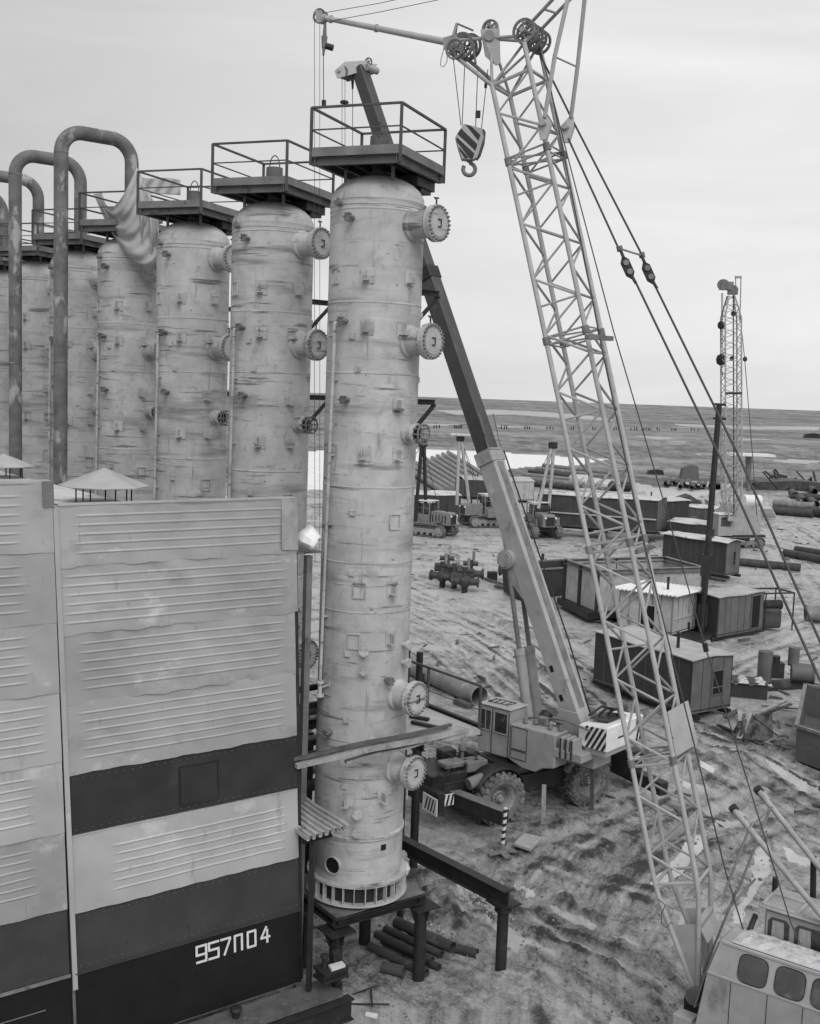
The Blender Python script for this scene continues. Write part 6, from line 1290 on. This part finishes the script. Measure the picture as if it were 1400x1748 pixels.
# collapsed hut
ch_ = thing('collapsed_hut', 'collapsed dark hut with leaning wall sheets beyond the pale hut', 'ruin', G(1175, 895)); q = G(1175, 893)
B().prism([q + V((-2.2, 0, .2)), q + V((-1.6, 0, 2.4)), q + V((.2, .4, 3.0)), q + V((1.4, .2, 2.2)), q + V((1.6, 0, .2))], V((0, 2.4, 0))).build('hut_body', cab_d, ch_, smooth=0)
for k in range(3): B().prism([q + V((1.3 + k * .45, -.1 + .2 * k, .1)), q + V((1.7 + k * .45, -.1 + .2 * k, .1)), q + V((1.35 + k * .4, .3 + .2 * k, 2.5)), q + V((.95 + k * .4, .3 + .2 * k, 2.6))], V((0, .1, 0))).build('leaning_sheet', (cab_g, cab_l, cab_g)[k], ch_, smooth=0)
b = B(); b.prism([q + V((-2.4, -.8, .1)), q + V((-1.0, -.6, 1.5)), q + V((.4, -.7, 1.3)), q + V((.7, -1.0, .1))], V((0, 1.2, 0))); b.build('hanging_canvas', cab_g, ch_, smooth=0)
# low far structures
for x, y, w_, h_, m_, l in ((1178, 818, 3.2, 2.2, cab_g, 'small lone hut on the dark tundra beyond the pond'), (1350, 838, 12, 1.4, pil_m, 'long low dark pile of stores near the right edge beyond the pipes'), (1330, 828, 3, 1.6, cab_d, 'dark lump of stores on top of the far dark pile'), (1388, 748, 7, 2, stl_m, 'tiny dark shed far out at the right edge of the tundra'), (1120, 810, 3, .8, stl_m, 'low dark mound right of the lattice boom on the tundra')):
    c = G(x, y); b = B(); b.prism([c + V((-w_ / 2, 0, 0)), c + V((w_ / 2, 0, 0)), c + V((w_ * .42, 0, h_)), c + V((w_ * .05, 0, h_ * 1.15)), c + V((-w_ * .4, 0, h_ * .85))], V((0, w_ * .5, 0))); solo(b, 'distant_store', m_, l, 'store', smooth=0)
for k in range(14):
    x = 1325 + rnd.uniform(-5, 78); c = G(x, 830 + rnd.uniform(-4, 10)); 
    if k == 0: bb = B()
    bb.beam(c + Zv * .3, c + V((rnd.uniform(-3, 3), rnd.uniform(-1, 3), rnd.uniform(.3, 3))), .3, .2)
solo(bb, 'distant_scrap', stl_m, 'jumbled timbers and rods on the far stores at the right', 'scrap', smooth=0); bpy.data.objects['distant_scrap']['kind'] = 'stuff'
# row of short piles far out on the tundra
pm = None
xs = [741, 745, 750, 776, 779, 782, 785, 788, 856, 861, 865, 896, 900, 904, 934, 939, 944, 975, 979, 984, 1012, 1016, 1044, 1048, 1052, 1077, 1083, 1087, 1096, 1099, 1103, 1107, 1110, 1122, 1126, 1147, 1151, 1154, 1180, 1185, 1192, 1222, 1252, 1258]
for x in xs:
    y = 731 + (x - 740) * .008 + (x - 740) * .002; c = G(x, y)
    if pm is None:
        b = B(); b.cyl(c, c + Zv * 1.1, .25, n=6); pm = solo(b, 'short_pile', stl_m, 'short dark pile in the broken row far out on the tundra', 'pile', 'far row of short piles', origin=c)
    else: o = pm.copy(); COL.objects.link(o); o.location = c; o.scale = (1, 1, rnd.uniform(.8, 1.5))
# tall black pole
pb = G(1196, 1092); pole = thing('tall_pole', 'tall thin black pole with two cross bars at its top, right of the lattice boom', 'pole', pb); pt = P(1228, 690, pb.y + .5)
B().cyl(pb - Zv * .3, pt, .19, .15, n=14).build('pole_shaft', stl_m, pole)
for yy, dx in ((690, 10), (714, 10)): a = P(1228 - dx, yy, pb.y + .5); c = P(1228 + dx + 1, yy + 1, pb.y + .5); B().beam(a, c, .2, .14).build('cross_bar', stl_m, pole, smooth=0)
for yy in (965, 1050): a = P(1206 if yy < 1000 else 1199, yy, pb.y + .2); B().box(a, (.5, .4, 1.2)).build('pole_clamp', stl_m, pole, smooth=0)
b = B(); b.beam(G(1176, 1090), P(1176, 1062, G(1176, 1090).y), .12, .12); solo(b, 'short_post', stl_m, 'short dark post at the foot of the tall black pole', 'post', smooth=0)
solo(B().prism([G(1176, 1092, .1), G(1212, 1096, .1), G(1214, 1100, .1), G(1180, 1098, .1)], Zv * .1), 'loose_board', roof_m, 'pale plank lying at the foot of the tall black pole', 'board', smooth=0)
# ------------------------------------------------------------------ distant crawler crane with lattice mast
fc0 = G(1268, 938); fc = thing('lattice_boom_crane', 'distant pale crawler crane with a tall thin lattice mast behind the luffing ropes', 'crane', fc0)
fx = V((.8, .25, 0)).normalized(); fy = V((-fx.y, fx.x, 0)); fax = (fx, fy, Zv); f0 = fc0 + V((0, .8, 0))
b = B(); b.prism([f0 + fx * -.9 + Zv * 1.2, f0 + fx * 2.0 + Zv * 1.2, f0 + fx * 2.0 + Zv * 3.0, f0 + fx * 1.5 + Zv * 3.9, f0 + fx * -.3 + Zv * 3.9, f0 + fx * -.9 + Zv * 3.0], fy * 2.8); hs2 = b.build('machinery_house', crm_m, fc, smooth=0)
b = B(); b.box(f0 + fx * -1.7 + fy * .5 + Zv * 2.1, (1.5, 1.2, 1.9), fax); cb2 = b.build('operator_cab', crm_m, fc, smooth=0); B().box(f0 + fx * -1.7 + fy * -.11 + Zv * 2.4, (1.0, .04, .8), fax).build('window', gla_m, cb2, smooth=0)
B().box(f0 + fx * -1.7 + fy * .5 + Zv * 3.1, (1.7, 1.4, .12), fax).build('cab_roof', whi_m, cb2, smooth=0); B().box(f0 + fx * .3 + fy * 1.3 + Zv * 1.08, (4.6, 2.6, .2), fax).build('deck', stl_m, fc, smooth=0)
for k in (0., 2.4): crawler(fc, f0 + fx * -1.7 + fy * k + Zv * .5, fx, fy, 3.6, .48, .6, .3, rub_m, stg_m, 4)
m0 = P(1249, 885, fc0.y); m1 = P(1248, 505, fc0.y + 3); mdir = (m1 - m0).normalized(); mr_, mf_ = RR * 1.0, V((0, 1, 0))
def mc(t, i, j):
    w_ = .72 * min(1, .35 + t * 6, .35 + (1 - t) * 7); return m0.lerp(m1, t) + mr_ * (i * w_) + mf_ * (j * w_)
ms = B().box(m0, (.8, .8, .4)).build('boom', crt_m, fc, smooth=0)
for i, j in ((-1, -1), (1, -1), (1, 1), (-1, 1)): B().tube([mc(k / 20, i, j) for k in range(21)], .075, 6).build('chord', crt_m, ms)
b = B(); nn = 18; F4 = [((-1, -1), (1, -1)), ((1, -1), (1, 1)), ((1, 1), (-1, 1)), ((-1, 1), (-1, -1))]
for k in range(nn):
    for p, q in F4: b.cyl(mc(k / nn, *p), mc((k + .5) / nn, *q), .035, n=4, cap=False); b.cyl(mc((k + .5) / nn, *q), mc((k + 1) / nn, *p), .035, n=4, cap=False)
b.build('lacing', crt_m, ms, kind='stuff')
b = B(); b.beam(mc(.56, 1, -1), mc(.56, -1, -1), .2, .2); b.build('cross_bar', stl_m, ms); b = B(); b.box(P(1240, 488, fc0.y + 3), (1.1, .8, .7)); b.cyl(P(1234, 486, fc0.y + 2.6), P(1236, 486, fc0.y + 3.4), .5, n=14); b.cyl(P(1250, 495, fc0.y + 2.6), P(1252, 495, fc0.y + 3.4), .45, n=14); b.box(P(1251, 497, fc0.y + 3), (.8, .6, .6)); b.build('boom_head', stg_m, fc)
b = B(); b.tube([P(1256, 498, fc0.y + 3), P(1256, 474, fc0.y + 3), P(1265, 472, fc0.y + 3), P(1264, 520, fc0.y + 3), P(1262, 548, fc0.y + 3)], .06, 5); b.beam(P(1255, 473, fc0.y + 3), P(1266, 473, fc0.y + 3), .2, .2); b.build('mast_strut', crt_m, fc)
for pts, r in (([P(1264, 540, fc0.y + 3), P(1272, 620, fc0.y + 2), P(1285, 780, fc0.y), P(1292, 880, fc0.y)], .035), ([P(1232, 500, fc0.y + 3), P(1231, 690, fc0.y + 3)], .03), ([P(1234, 500, fc0.y + 3), P(1234, 610, fc0.y + 3)], .03), ([P(1252, 500, fc0.y + 3), P(1253, 880, fc0.y)], .06)): rope(pts, r, par=fc)
for x, y, r in ((1231, 555, .32), (1231, 614, .45), (1252, 535, .22), (1249, 612, .18), (1272, 613, .2)): b = B(); b.lathe([(.001, -r * 1.3), (r * .8, -r * .8), (r, 0), (r * .8, r * .8), (.001, r * 1.3)], P(x, y, fc0.y + 2.9), Zv, 12); b.build('rope_block', stl_m, fc)
b = B(); b.tube([P(1232, 622, fc0.y + 2.9), P(1231, 634, fc0.y + 2.9), P(1233, 640, fc0.y + 2.9)], .09, 6); b.build('hook', stl_m, fc)
c = G(1278, 838); tt = P(1278, 776, c.y); t = thing('flat_topped_mast', 'thin mast with a flat pale top beyond the distant crane', 'mast', c); B().cyl(c, tt, .35, .5, n=8).build('mast', stg_m, t); B().box(tt, (7, 4, .35)).build('flat_top', whi_m, t, smooth=0)
for k in range(12):
    x = 1215 + rnd.uniform(0, 80); c = G(x, 885 + rnd.uniform(-15, 5)); l = rnd.uniform(.8, 2.6)
    if k == 0: bb = B()
    bb.beam(c + Zv * .1, c + V((rnd.uniform(-.8, .8), rnd.uniform(-.5, .5), l)), .14, .1); bb.box(c + V((.5, 0, .4)), (rnd.uniform(.5, 1.5), .8, rnd.uniform(.4, 1.2)))
solo(bb, 'stored_parts', stg_m, 'jumble of stored machine parts behind the distant crane', 'scrap', smooth=0); bpy.data.objects['stored_parts']['kind'] = 'stuff'
solo(B().prism([G(1296, 868, 1.4), G(1318, 868, 1.4), G(1326, 884, .1), G(1300, 884, .1)], Zv * .1), 'pale_sheet', whi_m, 'pale square sheet propped up right of the distant crane', 'sheet', smooth=0)
solo(B().cyl(G(1268, 866) + Zv * .9, G(1296, 866) + Zv * .9, .7, n=16), 'white_drum', whi_m, 'white horizontal drum behind the distant crane', 'drum')
# ------------------------------------------------------------------ pipelaying tractors
def tractor(c, rot, label, apex, legs, boomm, guys):
    t = thing('pipelayer_tractor', label, 'tractor', c, 'pipelaying tractors'); ca, sa = math.cos(rot), math.sin(rot); X_ = V((ca, sa, 0)); Y_ = V((-sa, ca, 0)); ax = (X_, Y_, Zv)
    def L(x, y, z): return c + X_ * (x * 1.18) + Y_ * (y * 1.15) + Zv * (z * 1.12)
    for y in (-1.05, 1.05): crawler(t, L(-1.6, y, .52), X_, Y_, 3.5, .5, .55, .24, rub_m, rim_m, 5)
    b = B(); b.box(L(0, 0, .8), (3.4, 1.5, .5), ax); b.build('chassis', stl_m, t, smooth=0)
    b = B(); b.prism([L(.35, -.6, 1.0), L(2.0, -.6, 1.0), L(2.0, -.6, 1.9), L(1.8, -.6, 2.0), L(.35, -.6, 2.05)], Y_ * 1.2); hd = b.build('engine_hood', yel_m, t, smooth=0)
    B().box(L(2.02, 0, 1.45), (.04, .9, .8), ax).build('grille', stl_m, hd, smooth=0); B().cyl(L(1.3, .2, 2.0), L(1.3, .2, 2.7), .07, n=8).build('exhaust', stl_m, hd)
    b = B(); b.box(L(-.35, 0, 1.4), (1.3, 1.5, .8), ax); cabn = b.build('cab', yel_m, t, smooth=0)
    for x, y in ((-.95, -.7), (.25, -.7), (.25, .7), (-.95, .7)): B().beam(L(x, y, 1.7), L(x, y, 2.75), .09, .09).build('cab_post', yel_m, cabn, smooth=0)
    B().box(L(-.35, 0, 2.25), (1.1, 1.3, .9), ax).build('cab_glass', gla_m, cabn, smooth=0); B().box(L(-.35, 0, 2.82), (1.5, 1.65, .1), ax).build('cab_roof', srf_m, cabn, smooth=0, bevel=.03)
    for k in range(5): B().beam(L(.5 + k * .28, -.61, 1.15), L(.5 + k * .28, -.61, 1.8), .1, .02, up=Y_).build('hood_louvre', stl_m, hd, smooth=0)
    for y in (-.45, .45): b = B(); b.cyl(L(2.02, y, 1.75), L(2.1, y, 1.75), .1, n=10); b.build('headlamp', whi_m, hd)
    for y in (-.62, .62):
        B().beam(L(-.95, y, 2.25), L(.3, y, 2.25), .05, .05).build('window_bar', yel_m, cabn, smooth=0); B().beam(L(-.3, y * 1.08, 1.75), L(-.3, y * 1.08, 2.75), .06, .06).build('window_bar', yel_m, cabn, smooth=0)
    b = B()
    for y in (-.95, .95): b.box(L(.0, y, 1.08), (2.6, .5, .06), ax); b.beam(L(-1.6, y, .7), L(1.5, y * 1.02, .75), .1, .25)
    b.build('fender', yel_m, t, smooth=0)
    b = B()
    for k in range(9): q = L(rnd.uniform(-1.6, 1.5), rnd.choice((-.8, .8)), rnd.uniform(.9, 1.5)); b.box(q, (rnd.uniform(.15, .4), rnd.uniform(.1, .25), rnd.uniform(.12, .35)), ax)
    b.tube([L(-1.6, .9, 1.6), L(-1.2, 1.1, 2.2), L(-.6, 1.2, 2.0), L(.2, 1.1, 1.3)], .05, 6); b.build('fittings', stg_m, t, kind='stuff')
    b = B(); b.cyl(L(-1.2, -.5, 1.5), L(-1.2, .5, 1.5), .42, n=18); b.box(L(-1.5, 0, 1.1), (.6, 1.5, .7), ax); b.build('winch', yel_m, t)
    b = B(); b.box(L(-.2, 1.45, 1.25), (1.5, .45, .8), ax); b.build('counterweight', yel_m, t, smooth=0, bevel=.05)
    ap = P(apex[0], apex[1], c.y); ab = None
    for k, (x, y) in enumerate(legs):
        q = P(x, y, c.y - .3 + .6 * k); bb_ = B().cyl(q, ap + RR * (.1 if k else -.1), .17, n=10).build('side_boom', boomm, t)
    B().box(ap, (.8, .5, .6)).build('boom_head', stl_m, t, smooth=0, bevel=.05)
    for x, y in guys: rope([ap, P(x, y, c.y)], .03, par=t)
    return t
tractor(G(752, 917) + V((-.9, 1.2, 0)), -.55, 'leftmost pipelaying tractor, its dark boom beside the nearest column', (722, 757), ((708, 897), (728, 900)), stl_m, ((707, 780), (745, 850)))
tractor(G(826, 900) + V((0, 1.2, 0)), -2.7, 'middle pipelaying tractor with pale boom, partly behind the telescopic boom', (786, 748), ((780, 862), (801, 860)), cab_l, ((812, 830), (820, 838)))
tractor(G(922, 918) + V((0, 1.2, 0)), -1.25, 'right hand pipelaying tractor seen end on, right of the telescopic boom', (944, 760), ((919, 868), (937, 868)), cab_l, ((925, 800), (915, 860)))
b = B(); c = P(786, 744, G(826, 900).y + 1.2); b.box(c + V((.5, 0, .1)), (3.0, 1.2, .25)); solo(b, 'snow_cap', snow_m, 'cap of snow lying on the boom head of the middle tractor', 'snow', smooth=0, bevel=.05)
# loose stones and clods
def clods():
    r_ = random.Random(5); b = B()
    for k in range(1600):
        x = r_.uniform(520, 1400); y = 1748 - (r_.random() ** 1.5) * 620
        if x < 700 and y < 1440: continue
        c = G(x, y); s = r_.uniform(.012, .038) * (1 if r_.random() < .93 else 2); n = 6; ax = V((r_.uniform(-1, 1), r_.uniform(-1, 1), 1)).normalized(); b.lathe([(.001, -s), (s * r_.uniform(.7, 1.1), -s * .3), (s * r_.uniform(.6, 1), s * .4), (.001, s * r_.uniform(.5, .9))], c + Zv * s * .3, ax, n)
    o = b.build('mud_clods', dirt_m, None, smooth=0, kind='stuff'); o['label'] = 'small clods of mud strewn over the churned ground'; o['category'] = 'mud'
    b = B()
    for k in range(700):
        x = 770 + r_.gauss(0, 45); y = 1560 + r_.gauss(0, 26)
        if x < 715: continue
        c = G(x, y); s = r_.uniform(.015, .05); b.lathe([(.001, -s), (s * r_.uniform(.7, 1.1), -s * .3), (s * r_.uniform(.6, 1), s * .4), (.001, s * r_.uniform(.5, .9))], c + Zv * (s * .3 + .15), V((r_.uniform(-1, 1), r_.uniform(-1, 1), 1)).normalized(), 6)
    o = b.build('gravel_heap', slab_m, None, smooth=0, kind='stuff'); o['label'] = 'pale gravel heap behind the short pipes beside the column table'; o['category'] = 'gravel'
clods()
solo(B().box(G(634, 1738) + Zv * .05, (.25, .1, .08), (V((.9, -.2, 0)).normalized(), V((.2, .9, 0)).normalized(), Zv)), 'white_brick', whi_m, 'small white brick on the mud at the bottom of the picture', 'brick', smooth=0)
b = B(); c = G(622, 1735); 
for q in ((-.5, .5, .2, .9), (.1, .9, .15, .1), (-.4, .3, .5, .2)): b.tube([c + V((q[0], q[1], .08)), c + V((q[2], q[3], .16))], .02, 6)
solo(b, 'bent_rod', stl_m, 'thin bent rods lying on the mud left of the short pipes', 'rod')
